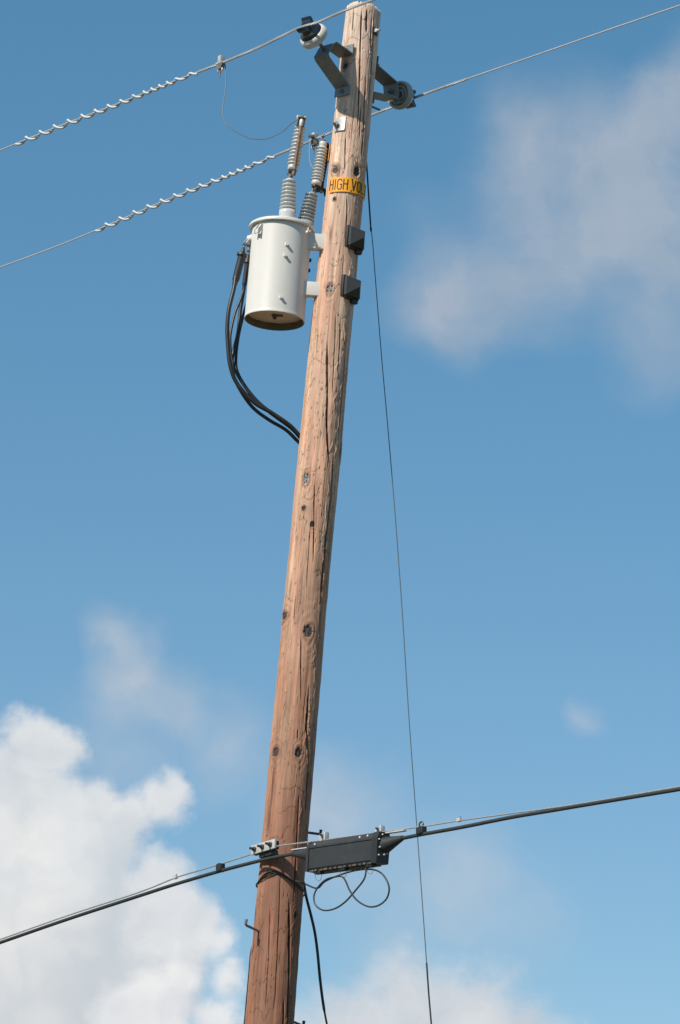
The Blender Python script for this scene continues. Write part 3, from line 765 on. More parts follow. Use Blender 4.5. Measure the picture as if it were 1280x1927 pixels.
lid = MB().lathe(bot + AT * (HT - .016), AT, [(Rt - .004, .002), (Rt + .014, -.002), (Rt + .020, .002), (Rt + .021, .010), (Rt + .018, .020), (Rt + .008, .027), (Rt * .6, .042), (.001, .050)], 96, cap=False).build('lid', M['white'], tr)
def onTank(ang, h, off=0.0): return bot + AT * h + (E1 * math.sin(ang) - (-E2 if False else E2) * 0) * 0 + (Vector((math.sin(ang), -math.cos(ang), 0)) - AT * AT.dot(Vector((math.sin(ang), -math.cos(ang), 0)))).normalized() * (Rt - .003 + off)
def tank_hit(px, py):             # angle and height on the tank for a pixel
    hh = HT / 2
    best = None
    for a in np.linspace(-1.5, 1.5, 121):
        for h in np.linspace(0, HT, 101):
            p = onTank(a, h); d = p - CAM; k = FPX / d.dot(FW)
            e = (640 + k * d.dot(RT) - px) ** 2 + (963.5 - k * d.dot(UP) - py) ** 2
            if best is None or e < best[0]: best = (e, a, h)
    return best[1], best[2]
for (x, y) in ((539.5, 461), (536.5, 481), (529, 560)):
    a, h = tank_hit(x, y); p = onTank(a, h); n = (onTank(a, h, .1) - p).normalized()
    MB().tube([p - n * .01, p + n * .020], .0105, 12).lathe(p, n, [(.014, 0), (.014, .003), (.011, .005)], 14).build('stud', M['white'], tr)
# lifting lug upper left
a, h = tank_hit(489, 437); p = onTank(a, h); n = (onTank(a, h, .1) - p).normalized(); sd = n.cross(AT).normalized()
mb = MB(); mb.prism(p, (n, AT, sd), [(-.005, .055), (.012, .055), (.042, .010), (.040, -.014), (.022, -.014), (.012, .012), (-.005, .022)], -.026, -.014)
mb.prism(p, (n, AT, sd), [(-.005, .055), (.012, .055), (.042, .010), (.040, -.014), (.022, -.014), (.012, .012), (-.005, .022)], .010, .020)
mb.box(p + n * .030 + AT * .002, (.006, .040, .03), (n, sd, AT)); mb.build('lifting_lug', M['white'], tr)
# hanger arms reaching the pole
def arm(cy, hgt, x0):
    a = P(x0, cy, YT); zc = a.z
    pe = CX(zc) - RAD(zc) * .72
    w = .20; root_c = Vector(((a.x + pe) / 2, YT, zc)); ln = pe - a.x
    k_ = MB(); ex = Vector((1, 0, -.0)).normalized()
    k_.box(root_c + Vector((0, -.056, 0)), (ln, .06, hgt), (ex, Vector((0, 1, 0)), UZ), .006).box(root_c + Vector((0, .0, .01)), (ln - .004, .12, .02), (ex, Vector((0, 1, 0)), UZ), .004)
    return k_
arm(459, .108, 562).build('hanger_arm', M['white'], tr)
arm(548, .098, 554).build('hanger_arm', M['white'], tr)
# backing channel between arms and pole
# knobs on the far right side
for (x, y) in ((584.5, 490), (582.5, 509)):
    c = P(x, y, YT + .06); MB().tube([P(x - 8, y, YT + .06), c], .009, 10).lathe(c, Vector((1, 0, 0)), [(.012, -.012), (.014, -.004), (.012, .006)], 10).build('knob', M['dark'], tr)
# lid clamp hardware at the right edge
mb = MB(); a = P(580, 432, YT - .15)
mb.tube([P(579, 426, YT - .13), P(581, 435, YT - .16)], .006, 8).tube([P(577, 436, YT - .14), P(587, 437, YT - .16)], .005, 8)
mb.lathe(P(585, 436, YT - .16), Vector((.6, -.7, -.2)), [(.006, -.008), (.010, -.004), (.010, .006)], 6).lathe(P(578, 436, YT - .16), Vector((-.5, -.8, .2)), [(.006, -.008), (.009, -.004), (.009, .004)], 6)
mb.build('lid_clamp', M['galv_bright'], tr)
# low-voltage bushings on the left
mb = MB(); a = P(472, 449.5, YT); mb.lathe(a, Vector((-1, 0, 0)), [(.030, -.02), (.030, .004), (.024, .010), (.020, .024), (.008, .028)], 20); mb.build('low_voltage_bushing', M['white'], tr)
mb = MB(); a2 = P(472, 462, YT - .02); mb.lathe(P(472, 459, YT + .1), Vector((-1, 0, -.1)), [(.032, -.02), (.030, .006), (.022, .012), (.016, .03)], 16); mb.build('low_voltage_bushing', M['galv'], tr)
# ribbed high-voltage bushings
def bushing(b0, t0, r0, r1, n, name, mt, cap_mt, parent=None, label=None):
    b0, t0 = Vector(b0), Vector(t0); ax = (t0 - b0); Lh = ax.length; ax.normalize(); prof = [(r0 * .9, -.05), (r0 * .98, 0.0), (r0 * .98, Lh * .10), (r0 * .72, Lh * .12)]
    for i in range(n):
        a = Lh * (.13 + .85 * i / n); bb = Lh * (.13 + .85 * (i + 1) / n); r = r0 + (r1 - r0) * (i + 1) / n; q_ = bb - a
        prof += [(r * .70, a + q_ * .10), (r * .93, a + q_ * .22), (r, a + q_ * .40), (r * .97, a + q_ * .56), (r * .74, a + q_ * .70), (r * .65, a + q_ * .92)]
    prof += [(r1 * .5, Lh), (r1 * .25, Lh * 1.02)]
    o = MB().lathe(b0, ax, prof, 40, cap=False).build(name, M[mt], parent, sharp=80); return o, ax
YB1 = YT - .03; YB2 = YT + .03
b1b, b1t = P(541, 404, YB1), P(545, 337, YB1); b2b, b2t = P(574, 424, YB2), P(587.5, 363, YB2)
o, ax1 = bushing(b1b, b1t, .060, .048, 8, 'ribbed_bushing', 'porc', 'galv', tr)
MB().lathe(b1t, ax1, [(.018, -.01), (.018, .006), (.010, .010), (.009, .03)], 12).build('terminal', M['rustdark'], o)
o, ax2 = bushing(b2b, b2t, .060, .046, 8, 'ribbed_bushing', 'porcd', 'galv', tr); o['label'] = 'darker stained ribbed bushing'
MB().lathe(b2t, ax2, [(.018, -.01), (.018, .006), (.010, .010), (.009, .03)], 12).build('terminal', M['rustdark'], o)

# ------------------------------------------------------------------ fuse cutouts on the bushings
def cutout(pb, pt, Yc, tube_px, tube_dy, label, tmat, nsh, rs):
    b0, t0 = P(*pb, Yc), P(*pt, Yc); ax = (t0 - b0); Lh = ax.length; ax.normalize()
    root = thing('fuse_cutout', b0, label, 'fuse cutout', 'fuse cutouts on the transformer bushings')
    r0, r1 = rs
    prof = [(r0 * .62, Lh * .05), (r0 * .80, Lh * .055), (r0 * .80, Lh * .14), (r0 * .6, Lh * .15)]
    for i in range(nsh):
        a = Lh * (.15 + .70 * i / nsh); q_ = Lh * .70 / nsh; r = r0 + (r1 - r0) * i / nsh
        prof += [(r * .66, a + q_ * .04), (r * .95, a + q_ * .16), (r, a + q_ * .34), (r * .95, a + q_ * .5), (r * .70, a + q_ * .72), (r * .64, a + q_ * .95)]
    prof += [(r1 * .72, Lh * .86), (r1 * .74, Lh * .93), (r1 * .6, Lh * .945)]
    MB().lathe(b0, ax, prof, 36).build('ribbed_insulator', M['porc'], root, sharp=80)
    (x0, y0), (x1, y1) = tube_px
    f0, f1 = P(x0, y0, Yc + tube_dy), P(x1, y1, Yc + tube_dy)
    MB().tube([f0, f1], .0115, 14).build('fuse_tube', M[tmat], root)
    sgn = -1 if tube_dy < 0 else 1
    fy = Vector((0, sgn, 0)); sdv = ax.cross(fy).normalized()
    hm = 'dark' if sgn > 0 else 'rustdark'
    mb = MB(); c = t0 - ax * (Lh * .045)
    mb.box(c + fy * (abs(tube_dy) * .5), (.034, abs(tube_dy) + .03, .014), (sdv, fy, ax), .003); mb.box(c - ax * .028 + sdv * .024 + fy * abs(tube_dy) * .7, (.008, .03, .07), (sdv, fy, ax), .002).box(c - ax * .028 - sdv * .024 + fy * abs(tube_dy) * .7, (.008, .03, .07), (sdv, fy, ax), .002)
    mb.build('top_contact', M[hm], root)
    mb = MB(); mb.lathe(f1, (f1 - f0), [(.013, -.03), (.015, -.01), (.015, .012), (.010, .022), (.003, .026)], 14); mb.build('tube_cap', M['galv_bright' if sgn < 0 else 'dark'], root)
    for k_ in (-1, 1): MB().lathe(c + sdv * (.026 * k_) + fy * abs(tube_dy) * .7, ax, [(.008, -.012), (.013, 0), (.008, .014)], 10).build('trunnion', M['galv_bright' if sgn < 0 else 'dark'], root)
    mb = MB(); c = b0 + ax * (Lh * .03)
    mb.box(c + fy * (abs(tube_dy) * .5), (.044, abs(tube_dy) + .04, .016), (sdv, fy, ax), .003)
    mb.lathe(f0, (f1 - f0), [(.014, -.03), (.016, -.01), (.013, .03)], 12); mb.tube([c - sdv * .028, c + sdv * .028], .010, 10)
    mb.box(c - ax * .02, (.018, .03, .03), (sdv, fy, ax), .003).tube([c - ax * .02 - sdv * .034, c - ax * .026 + sdv * .01], .005, 8)
    mb.build('hinge', M[hm], root)
    mb = MB(); mb.tube([c - ax * .015, c - ax * .05], .009, 10); mb.build('base_stud', M['rustdark'], root)
    return root
cutout((549.5, 327), (568.5, 221), YB1, ((553.5, 322), (567.5, 230)), -.05, 'grey ribbed fuse cutout with brown tube on the left bushing', 'tube', 11, (.045, .039))
cut2 = cutout((594, 354), (609.5, 262), YB2, ((605, 354), (619.5, 276)), .07, 'grey ribbed fuse cutout beside the pole, its dark tube half hidden behind', 'dark', 11, (.044, .036))  # the tube's dark colour holds the shade on its far side
mb = MB(); c = P(610, 357, YB2 + .05)
mb.box(c, (.075, .02, .022), ((RT * .8 - UP * .6), FW, UP), .004).tube([c, P(613, 369, YB2 + .05)], .010).tube([P(598, 352, YB2), c], .012, 8).lathe(P(604, 362, YB2), Vector((.3, -.8, .2)), [(.009, 0), (.012, .004), (.012, .012)], 6)
mb.build('lower_bracket', M['dark'], cut2)
MB().lathe(P(591, 346.5, YB2 - .045), Vector((0, -1, 0)), [(.004, -.01), (.007, -.006), (.008, 0), (.002, .006)], 12).build('brass_bolt', M['brass'], cut2)
MB().tube(cr([P(606, 264, YB2), P(607, 256, YB2), P(611, 252, YB2)], 4), .006, 8).lathe(P(608, 257, YB2), AT, [(.010, -.006), (.014, 0), (.010, .008)], 8).build('top_terminal', M['rustdark'], cut2)

# jumpers
j = [(424, 122), (425, 150), (424, 172), (420.5, 195), (419.5, 215), (424, 231), (436, 242), (452, 252), (470, 260), (490, 262), (505, 260), (520, 254), (535, 245), (548, 233), (560, 225)]
pts = [P(x, y, c1.y + (YB1 - c1.y) * i / (len(j) - 1)) for i, (x, y) in enumerate(j)]
tag(MB().tube(cr(pts, 5), .0030, 8).build('jumper_wire', M['greycable'], origin=pts[0]), 'thin wire looping down from the upper line clamp to the left fuse cutout top', 'jumper wire', 'jumper wires to the cutouts')
j = [(583.5, 264), (582.5, 280), (582.5, 297), (585, 309), (590, 316), (597, 312), (603, 300), (607, 280), (608, 262)]
pts = [P(x, y, c2.y + (YB2 + .04 - c2.y) * i / (len(j) - 1)) for i, (x, y) in enumerate(j)]
tag(MB().tube(cr(pts, 5), .0028, 8).build('jumper_wire', M['strand'], origin=pts[0]), 'short thin wire drooping between the lower line clamp and the cutout by the pole', 'jumper wire', 'jumper wires to the cutouts')

# ------------------------------------------------------------------ low-voltage cables
def cable(px, ys, r, label, sleeve=None):
    n = len(px); pts = [P(x, y, np.interp(i / (n - 1), np.linspace(0, 1, len(ys)), ys)) for i, (x, y) in enumerate(px)]
    root = thing('service_cable', pts[0], label, 'cable', 'black cables looping from the transformer to the pole')
    MB().tube(cr(pts, 6), r, 14).build('cable_jacket', M['rubber'], root)
    if sleeve:
        (a, b, rs) = sleeve; yy = ys[0]; pa, pb = P(*a, yy), P(*b, yy); ax = (pb - pa); Lh = ax.length
        sv = MB().lathe(pa, ax, [(.006, -.035), (.009, -.03), (.016, -.002), (.0165, .006), (rs * 1.35, .014), (rs * 1.4, .030), (rs * 1.05, .038), (rs, .045), (rs * .96, Lh - .01), (rs * .9, Lh), (rs * .72, Lh + .006), (rs * .70, Lh + .03), (r, Lh + .034)], 24)
        sv.build('rubber_sleeve', M['blackp'], root)
        mb = MB(); t = pa - ax.normalized() * .045
        mb.tube([pa - ax.normalized() * .02, t], .006, 8).box(t - ax.normalized() * .012, (.016, .012, .034), (RT, FW, UP), .003).lathe(t - ax.normalized() * .012, Vector((-.8, -.6, 0)), [(.010, -.012), (.012, -.006), (.012, .008), (.006, .016)], 6)
        mb.tube([t - ax.normalized() * .01, t - ax.normalized() * .045], .005, 8); mb.tube([t, P(470, 450, yy)], .006, 8)
        mb.build('cable_lug', M['galv'], root)
    return root
EndY = Y0 + .10
cable([(447, 500), (443.5, 522), (440, 545), (431.5, 580), (428, 612), (428.5, 640), (433, 686), (446.5, 722), (478, 757), (510, 776), (545, 800), (566, 822), (590, 845)],
      [YT - .03, YT - .06, YT - .06, YT, EndY], .0142, 'outer black cable with a thick rubber sleeve at its top', ((457, 474), (443.5, 528), .0255))
cable([(464, 485), (462, 515), (459, 545), (453, 580), (448, 625), (441, 655), (436.5, 684), (441, 710), (454, 737), (476, 767), (506, 790), (538, 809), (562, 832), (590, 858)],
      [YT + .10, YT + .1, YT + .03, YT + .04, EndY + .03], .0120, 'inner black cable close to the tank, ending lowest at the pole', ((466.5, 487), (460, 536), .0170))
cable([(458, 548), (452, 566), (442, 591), (434.5, 625), (433.5, 645), (436, 671), (444.5, 701), (462, 730), (485, 758), (513, 781), (547, 806), (566, 826), (590, 850)],
      [YT + .08, YT + .02, YT, YT + .02, EndY], .0088, 'thinner black cable crossing between the two thicker ones')
cable([(470, 560), (462, 580), (455, 605), (449, 632), (444.5, 668), (446, 697), (462, 727), (487, 757), (515, 779), (549, 803), (568, 824), (590, 848)],
      [YT + .16, YT + .10, YT + .05, YT + .05, EndY + .02], .0105, 'black cable emerging from behind the lower left of the tank')

# ------------------------------------------------------------------ yellow sign round the pole
tl, zl_ = hit(622.5, 352); tm, zm = hit(653, 348)
t1_ = 1.72; W_ = (t1_ - tl) * (RAD(zm) + .006)
sign = thing('warning_sign', surf((tl + t1_) / 2, zm), 'yellow high voltage sign wrapped round the pole below two knots', 'warning sign', 'yellow signs on the pole')
Hs = .106
onpole(MB(), (tl + t1_) / 2, zm, W_, Hs, .006, .0035, nseg=48).build('sign_plate', M['yellow'], sign)
GL = {'H': [[(0, 0), (0, 1)], [(1, 0), (1, 1)], [(0, .55), (1, .55)]], 'I': [[(.5, 0), (.5, 1)]], 'G': [[(1, .82), (.8, 1), (.25, 1), (0, .85), (0, .15), (.25, 0), (.8, 0), (1, .15), (1, .5), (.6, .5)]],
      'V': [[(0, 1), (.5, 0), (1, 1)]], 'O': [[(.25, 0), (0, .15), (0, .85), (.25, 1), (.75, 1), (1, .85), (1, .15), (.75, 0), (.25, 0)]], 'L': [[(0, 1), (0, 0), (1, 0)]],
      'T': [[(.5, 0), (.5, 1)], [(0, 1), (1, 1)]], 'A': [[(0, 0), (.5, 1), (1, 0)], [(.2, .35), (.8, .35)]], 'E': [[(1, 0), (0, 0), (0, 1), (1, 1)], [(0, .5), (.8, .5)]]}
lt = MB(); cur = -.83; LH = .072; LWd = .195
def stroke(a, b, w=.0078):
    # a, b: (theta, z) ; thin raised bar following the curve
    n = 4; r = RAD(zm) + .0095
    pa = Vector(((a[0]) * r, a[1])); pb = Vector((b[0] * r, b[1])); d = (pb - pa); d.normalize(); pe = Vector((-d.y, d.x)) * w / 2
    pa = pa - d * w * .3; pb = pb + d * w * .3; vs = []
    for i in range(n + 1):
        p = pa.lerp(pb, i / n)
        for q_, of in ((pe, .0094), (-pe, .0094), (-pe, .0108), (pe, .0108)): vs.append(surf((p.x + q_.x) / r, p.y + q_.y, of))
    fs = [(i * 4 + k, i * 4 + (k + 1) % 4, (i + 1) * 4 + (k + 1) % 4, (i + 1) * 4 + k) for i in range(n) for k in range(4)] + [(3, 2, 1, 0), (n * 4, n * 4 + 1, n * 4 + 2, n * 4 + 3)]
    lt.addv(vs, fs)
for ch in 'HIGH VOLTAGE':
    if ch == ' ': cur += .12; continue
    wl = .05 if ch == 'I' else LWd
    for pl in GL[ch]:
        for a, b_ in zip(pl, pl[1:]):
            stroke((cur + a[0] * wl, zm - LH / 2 + a[1] * LH), (cur + b_[0] * wl, zm - LH / 2 + b_[1] * LH))
    cur += wl + .10
    if cur > t1_ - .12: break
lt.build('lettering', M['ink'], sign)
# nail heads at the crease
tn, _ = hit(661, 348)
for dz in (-.042, .042):
    MB().lathe(surf(tn, zm + dz, .009), tan_frame(tn)[1], [(.006, 0), (.006, .002), (.002, .003)], 10).build('nail_head', M['dark'], sign)
s2t, s2z = math.radians(-100), P(620, 286, Y0).z
s2 = thing('warning_sign', surf(s2t, s2z), 'second yellow sign seen edge on at the left edge of the pole, above the first', 'warning sign', 'yellow signs on the pole')
onpole(MB(), s2t - .22, s2z, .11, .13, .006, .003).build('sign_plate', M['yellow'], s2)

# ------------------------------------------------------------------ black pyramid covers on the right flank
def cover(px, py, label):
    t0, z0 = hit(px, py); e1, en, e3 = tan_frame(t0); root = thing('pole_cover', surf(t0, z0), label, 'cover', 'black pyramid covers on the pole')
    c = surf(t0, z0, .004)
    MB().box(c + en * .006, (.160, .028, .160), (e1, en, e3), .014).build('back_plate', M['blackp'], root)
    hw, hh = .068, .068; k0, k1, k2 = .018, .040, .088
    vs = []
    for (kx, w, h) in ((k0, hw, hh), (k1, hw * .97, hh * .97)):
        for a, b_ in ((-1, -1), (1, -1), (1, 1), (-1, 1)): vs.append(c + e1 * a * w + e3 * b_ * h + en * kx)
    vs.append(c + e1 * .012 - e3 * .004 + en * k2)
    fs = [(0, 1, 5, 4), (1, 2, 6, 5), (2, 3, 7, 6), (3, 0, 4, 7), (4, 5, 8), (5, 6, 8), (6, 7, 8), (7, 4, 8)]
    MB().addv(vs, fs).build('pyramid_hood', M['blackp2'], root, sharp=15)
    for a_, b_ in ((-.052, -.073), (.02, .074)): MB().lathe(c + e1 * a_ + e3 * b_ + en * .018, en, [(.006, 0), (.006, .004), (.003, .006)], 8).build('screw_head', M['galv'], root)
    MB().box(c + e1 * .04 - e3 * .085 + en * .01, (.05, .03, .03), (e1, en, e3), .004).build('lower_tab', M['blackp'], root)
M['blackp2'] = mat('grey_black_plastic', (0.038, 0.037, 0.034), 0.5, 0, 0.15, 20, 0.1, 90)
cover(665, 450, 'upper black pyramid cover on the right flank of the pole, nearest the yellow sign')
cover(657, 543, 'lower black pyramid cover on the right flank of the pole, beside a shiny knot')

# ------------------------------------------------------------------ long down wire on the right
gy = [(689, 300), (691, 322), (694, 370), (698, 430), (701, 452), (707, 530), (719, 680), (731, 815), (743, 960), (757, 1150), (769, 1340), (783, 1535), (795, 1700), (803, 1812), (807, 1870), (812, 1930)]
gp = [P(x, y, Y0 + .14 + .3 * i / 15) for i, (x, y) in enumerate(gy)]
e = gp[-1] + (gp[-1] - gp[-3]) * 0
d_ = (gp[-1] - gp[-4]).normalized(); e = gp[-1] + d_ * (gp[-1].z / -d_.z)
guy = thing('guy_wire', gp[0], 'thin dark wire dropping straight down beside the pole on its right', 'guy wire')
MB().tube(cr(gp + [e], 4), .0032, 8).build('strand', M['greycable'], guy)
MB().tube(cr(gp[:4], 5), [.0058] * 15 + [.005], 8).lathe(gp[3], (gp[4] - gp[3]), [(.006, -.01), (.008, 0), (.006, .02), (.003, .025)], 10).build('upper_grip', M['sheath'], guy)
MB().tube(cr(gp[13:] + [gp[-1] + d_ * .4], 5), .0056, 8).build('lower_grip', M['sheath'], guy)

# ------------------------------------------------------------------ telecom strand and cable
zT = P(499, 1593, Y0).z
TP = AX(zT) + BW * (RAD(zT) + .055)         # plane the strand hangs in
TC = AX(zT) + BW * (RAD(zT) + .050)
def tp(px, py, off=0.0): return onplane(px, py, TP + BW * off, DW)
spx = [(0, 1768), (130, 1722), (262, 1679), (330, 1652), (372, 1639), (415, 1626), (474, 1607), (499, 1598), (524, 1592), (577, 1585), (640, 1576.5), (716, 1566), (790, 1556), (863, 1544.5), (935, 1534.5), (1100, 1511), (1280, 1480)]
cpx = [(0, 1774), (130, 1729), (265, 1685), (330, 1664), (415, 1639), (490, 1619.5), (530, 1611), (556, 1606.5), (600, 1601), (660, 1593), (720, 1584), (757, 1577.5), (795, 1570), (870, 1556.5), (960, 1538.5), (1040, 1525), (1120, 1511.5), (1280, 1485)]
SP = cr([tp(*p) for p in spx], 6); CP = cr([tp(*p) for p in cpx], 6)
mb = MB(); mb.tube(stretch(SP), .0046, 8); thread(mb, SP, 6, .0034, .0017, .10, 5)
tag(mb.build('messenger_strand', M['strand'], origin=SP[40]), 'thin pale twisted steel strand running above the black telecom cable', 'strand')
tag(MB().tube(stretch(CP), .0118, 14).build('telecom_cable', M['sheath'], origin=CP[40]), 'thick dark telecom cable sloping across the lower pole', 'cable')
# three-bolt clamp
c = tp(499, 1598, 0); exT = (tp(524, 1592) - tp(474, 1607)).normalized(); ezT = (UZ - exT * UZ.dot(exT)).normalized(); eyT = BW
AXT = (exT, eyT, ezT)
tb = thing('suspension_clamp', c, 'grey three bolt clamp holding the strand against the pole', 'clamp')
Lc = (tp(521, 1592) - tp(476, 1606)).length
MB().box(c + ezT * .012 + eyT * .012, (Lc, .016, .062), AXT, .003).build('clamp_plate', M['galv_bright2'] if 'galv_bright2' in M else M['galv_bright'], tb)
MB().box(c + ezT * .008 - eyT * .014, (Lc * .96, .016, .055), AXT, .003).build('back_plate', M['dark'], tb)
for k in (-.33, 0, .33):
    p = c + exT * (Lc * k) + ezT * .012 + eyT * .02
    mb = MB(); mb.lathe(p, eyT, [(.017, 0), (.017, .012), (.013, .014)], 6); mb.tube([p, p + eyT * .042 - exT * .0], .009, 10); mb.build('clamp_bolt', M['dark'], tb)
MB().box(c - ezT * .028 - eyT * .03, (Lc * .55, .055, .034), AXT, .004).tube([c - eyT * .09, c], .010, 8).build('mounting_block', M['dark'], tb)
# spacer blocks on strand and cable
def spacer(px, py, w, h, label, hook=False):
    c = tp(px, py); root = MB(); root.box(c, (w, .042, h), AXT, .008)
    root.box(c + exT * w * .12, (w * .28, .050, h * 1.04), AXT, .004)
    o = root.build('cable_spacer', M['blackp'], origin=c); tag(o, label, 'cable spacer', 'black spacers between strand and cable')
    if hook:
        a = c + ezT * (h * .5); MB().tube([a + (exT * math.cos(k) + ezT * math.sin(k)) * .018 + ezT * .014 for k in np.linspace(-.6, 3.9, 12)], .005, 8).build('tie_loop', M['rubber'], o)
spacer(415, 1633, .052, .052, 'square black spacer block on the strand left of the pole')
spacer(793, 1563, .060, .046, 'black spacer with a looped tie on the strand right of the closure', True)
def lash(px, py, label):
    c = tp(px, py); root = thing('lashing_clamp', c, label, 'lashing clamp', 'tiny clamps on the strand')
    MB().box(c, (.030, .02, .022), AXT, .003).build('clamp_body', M['galv_bright'], root)
    MB().tube([c, c + ezT * .02 + exT * .012], .004, 8).tube([c - exT * .012, c + ezT * .016 - exT * .016], .003, 8).build('clamp_screw', M['galv'], root)
lash(330, 1651, 'tiny metal lashing clamp on the strand, left of the square black spacer')
lash(864, 1543, 'tiny metal lashing clamp on the strand, right of the looped black spacer')

# ------------------------------------------------------------------ splice closure
L0, L1_ = tp(582, 1603.5, .06) - BW * .06, tp(703, 1586, .06) - BW * .06
exC = (L1_ - L0).normalized(); ezC = (UZ - exC * UZ.dot(exC)).normalized(); AC = (exC, BW, ezC)
clo = thing('splice_closure', L0, 'long charcoal splice closure box hanging on the cable right of the pole', 'splice closure')
LL = (L1_ - L0).length
hT, hB = .072, .118
f0 = .060
body = [(-.030, -hB + .012), (-.024, -hB), (.050, -hB), (f0, -hB + .012), (f0 + .002, .020), (-.032, .020)]
MB().prism(L0, (BW, ezC, exC), body, .004, LL - .004).build('closure_body', M['greyp'], clo, sharp=20)
lidp = [(-.034, .022), (f0 + .007, .022), (f0 + .007, .034), (f0 - .010, hT - .01), (f0 - .030, hT), (-.022, hT), (-.032, hT - .02)]
o = MB().prism(L0, (BW, ezC, exC), lidp, .0, LL).build('closure_lid', M['greyp'], clo, sharp=20)
endp = [(-.030, -hB - .008), (f0 + .010, -hB - .012), (f0 + .013, .03), (f0 - .002, hT - .004), (-.020, hT + .002), (-.034, hT - .03)]
MB().prism(L0, (BW, ezC, exC), endp, LL - .004, LL + .050).build('end_cap', M['blackp'], clo, sharp=20)
MB().prism(L0, (BW, ezC, exC), [(a * .96, b_ * .96) for a, b_ in endp], -.018, .004).build('end_cap', M['greyp'], clo, sharp=20)
# bottom hinge strip, latches and connector row
mb = MB()
for i in range(13):
    s_ = .03 + (LL - .06) * i / 12; mb.box(L0 + exC * s_ - ezC * (hB + .006) + BW * (.048 + .004 * (i % 2)), (.026 if i % 3 else .04, .022, .012), AC, .002)
mb.build('port_row', M['ports'], clo)
MB().box(L0 + exC * LL * .5 - ezC * (hB + .006) - BW * .005, (LL * .92, .07, .012), AC, .003).build('bottom_strip', M['blackp'], clo)
for s_ in (.13, .52, .93):
    c = L0 + exC * (LL * s_) - ezC * (hB + .016) + BW * .035
    bl = MB().box(c, (.06, .034, .022), AC, .004).build('latch', M['blackp'], clo)
    n_ = -ezC; MB().tube(cr([c + exC * .02, c + exC * .028 + n_ * .035, c + exC * .008 + n_ * .055, c - exC * .022 + n_ * .040, c - exC * .034 + n_ * .012], 3), .0018, 6).build('wire_bail', M['galv'], bl)
# cones where the cable enters
def cone(a, b_, r0, r1):
    mb = MB(); n = 10; vs = []; sg = 28; ax = (b_ - a)
    for i in range(n + 1):
        t = i / n; c = a.lerp(b_, t); r = r0 + (r1 - r0) * (t ** .92)
        for k in range(sg):
            an = 2 * PI * k / sg; vs.append(c + BW * (r * math.cos(an)) + ezC * (r * math.sin(an)))
    fs = [(i * sg + k, i * sg + (k + 1) % sg, (i + 1) * sg + (k + 1) % sg, (i + 1) * sg + k) for i in range(n) for k in range(sg)]
    return mb.addv(vs, fs + [tuple(range(sg))[::-1], tuple(n * sg + k for k in range(sg))])
cone(L0 + exC * (LL + .03) - ezC * .012, tp(758, 1577), .058, .016).build('cable_cone', M['greyp'], clo)
cone(L0 - exC * .01 - ezC * .004, tp(551, 1607), .052, .016).build('cable_cone', M['greyp'], clo)
mb = MB(); mb.box((tp(728, 1572) + tp(757, 1570.5)) / 2 + ezC * .018, (.19, .03, .008), AC, .002); mb.build('bonding_bar', M['galv_bright'], clo)
mb = MB(); mb.box((tp(552, 1600) + tp(583, 1595)) / 2, (.17, .03, .008), AC, .002); mb.build('bonding_bar', M['galv_bright'], clo)
# strand hangers on the lid
for px, py in ((611, 1578), (716, 1566)):
    c = tp(px, py); hg = MB()
    hg.box(c - exT * .018 + ezT * .006, (.026, .04, .052), AXT, .004).box(c + exT * .016 + ezT * .010, (.014, .036, .058), AXT, .003)
    hg.build('strand_hanger', M['galv_bright'], clo)
    MB().tube([c - exT * .005 + BW * .02 + ezT * .02, c - exT * .005 + BW * .034 + ezT * .02], .007, 8).build('hanger_bolt', M['dark'], clo)
# bright rivets on the lid and the end cap
for s_, z_ in ((.08, .045), (.78, .048), (.90, .050)):
    MB().lathe(L0 + exC * (LL * s_) + ezC * z_ + BW * (f0 - .004), BW, [(.008, 0), (.007, .006), (.002, .009)], 8).build('rivet', M['galv_bright'], clo)
for a, z_ in ((.035, .052), (.060, .018), (.050, -.030), (.010, -.070), (-.012, -.060), (.055, -.080)):
    q_ = random.uniform(.55, .95); MB().lathe(L0 + exC * (LL + .050) + ezC * z_ + BW * a, exC, [(.009 * q_, 0), (.008 * q_, .006), (.002, .009)], 8).build('rivet', M['galv_bright'], clo)

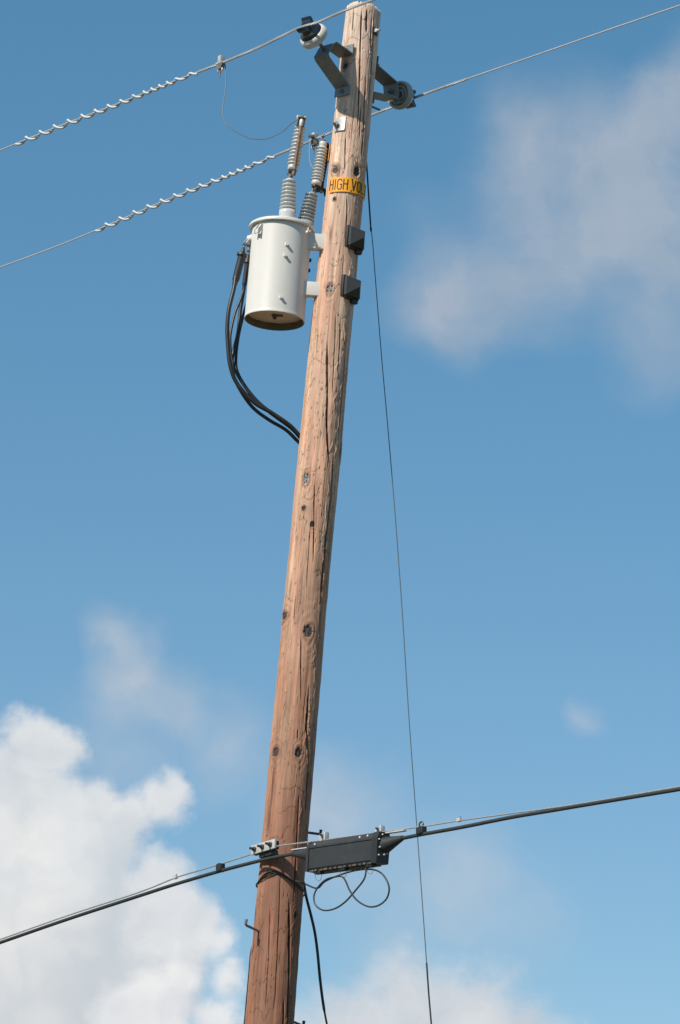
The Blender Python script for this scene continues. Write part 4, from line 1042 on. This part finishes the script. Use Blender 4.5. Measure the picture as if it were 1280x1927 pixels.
# figure-eight slack loop of drop wire
lp = [(556, 1657), (574, 1663.5), (597, 1671.5), (612, 1658.5), (640, 1646.5), (670, 1638), (700, 1636), (718, 1643.5), (729, 1659), (732.5, 1675), (727, 1692), (712, 1704), (693, 1706), (673, 1695), (659, 1677), (650, 1657), (643, 1649.5), (632, 1650), (614, 1655), (599, 1669),
      (591, 1686), (594, 1703), (609, 1713), (630, 1710), (650, 1697), (668, 1677), (685, 1655), (689, 1638), (688, 1628)]
th0, z0 = hit(556, 1657); s0 = surf(th0, z0, .01)
lpp = []
for i, p in enumerate(lp):
    f = min(1, i / 4); a = P(*p, s0.y); b_ = tp(*p, .03 + .012 * math.sin(i)); lpp.append(a.lerp(b_, f) if i else a)
tag(MB().tube(cr(lpp, 6), .0056, 8).build('drop_wire', M['sheath'], origin=lpp[0]), 'slack loop of thin wire hanging in a figure eight under the splice closure', 'drop wire')
# wire band round the pole
mb = MB()
for pxs, r in (([(484.5, 1663), (490, 1654), (500, 1644), (510, 1640), (518, 1639.5), (530, 1643.5), (543, 1652), (555, 1661), (565, 1671)], .0050),
               ([(484, 1662), (491, 1657), (502, 1650.5), (512, 1647), (522, 1643.5), (534, 1648.5), (548, 1658), (560, 1668)], .0038),
               ([(486, 1661), (494, 1651), (504, 1645.5), (516, 1642), (528, 1643), (541, 1650.5), (553, 1659), (563, 1666), (572, 1676)], .0034)):
    hs = [hit(*p, .006) for p in pxs]; pts = [surf(a, z, .007) for a, z in hs]
    a0, z_0 = hs[0]; a1, z_1 = hs[-1]
    pts = [surf(a0 - k, z_0 - .02 * k, .009) for k in (1.3, .9, .5, .2)] + pts + [surf(a1 + k, z_1 - .03 * k, .009) for k in (.3, .7, 1.2)]
    mb.tube(cr(pts, 5), r, 8)
tag(mb.build('wire_band', M['rubber'], origin=surf(0, z0)), 'dark wire band wrapped round the pole below the three bolt clamp', 'wire band')
# drop cable going down
dpx = [(566, 1640), (572, 1664), (577, 1690), (586, 1725), (593, 1757), (598, 1795), (601.5, 1833), (606, 1872), (611, 1905), (617, 1935)]
dp = [P(x, y, Y0 + .10 + .02 * i) for i, (x, y) in enumerate(dpx)]; d_ = (dp[-1] - dp[-2]).normalized()
rr = [.0098] * (5 * 8 + 1) + [.0092] * 5
full_ = cr(dp, 5); n_ = len(full_)
tag(MB().tube(full_ + [full_[-1] + d_ * .8, full_[-1] + d_ * 3.2 + Vector((0, 0, -.6))], [.0092] * (n_ - 6) + [.0065] * 8, 10).build('drop_cable', M['sheath'], origin=dp[0]), 'dark cable running down the right side of the pole from below the closure', 'cable')
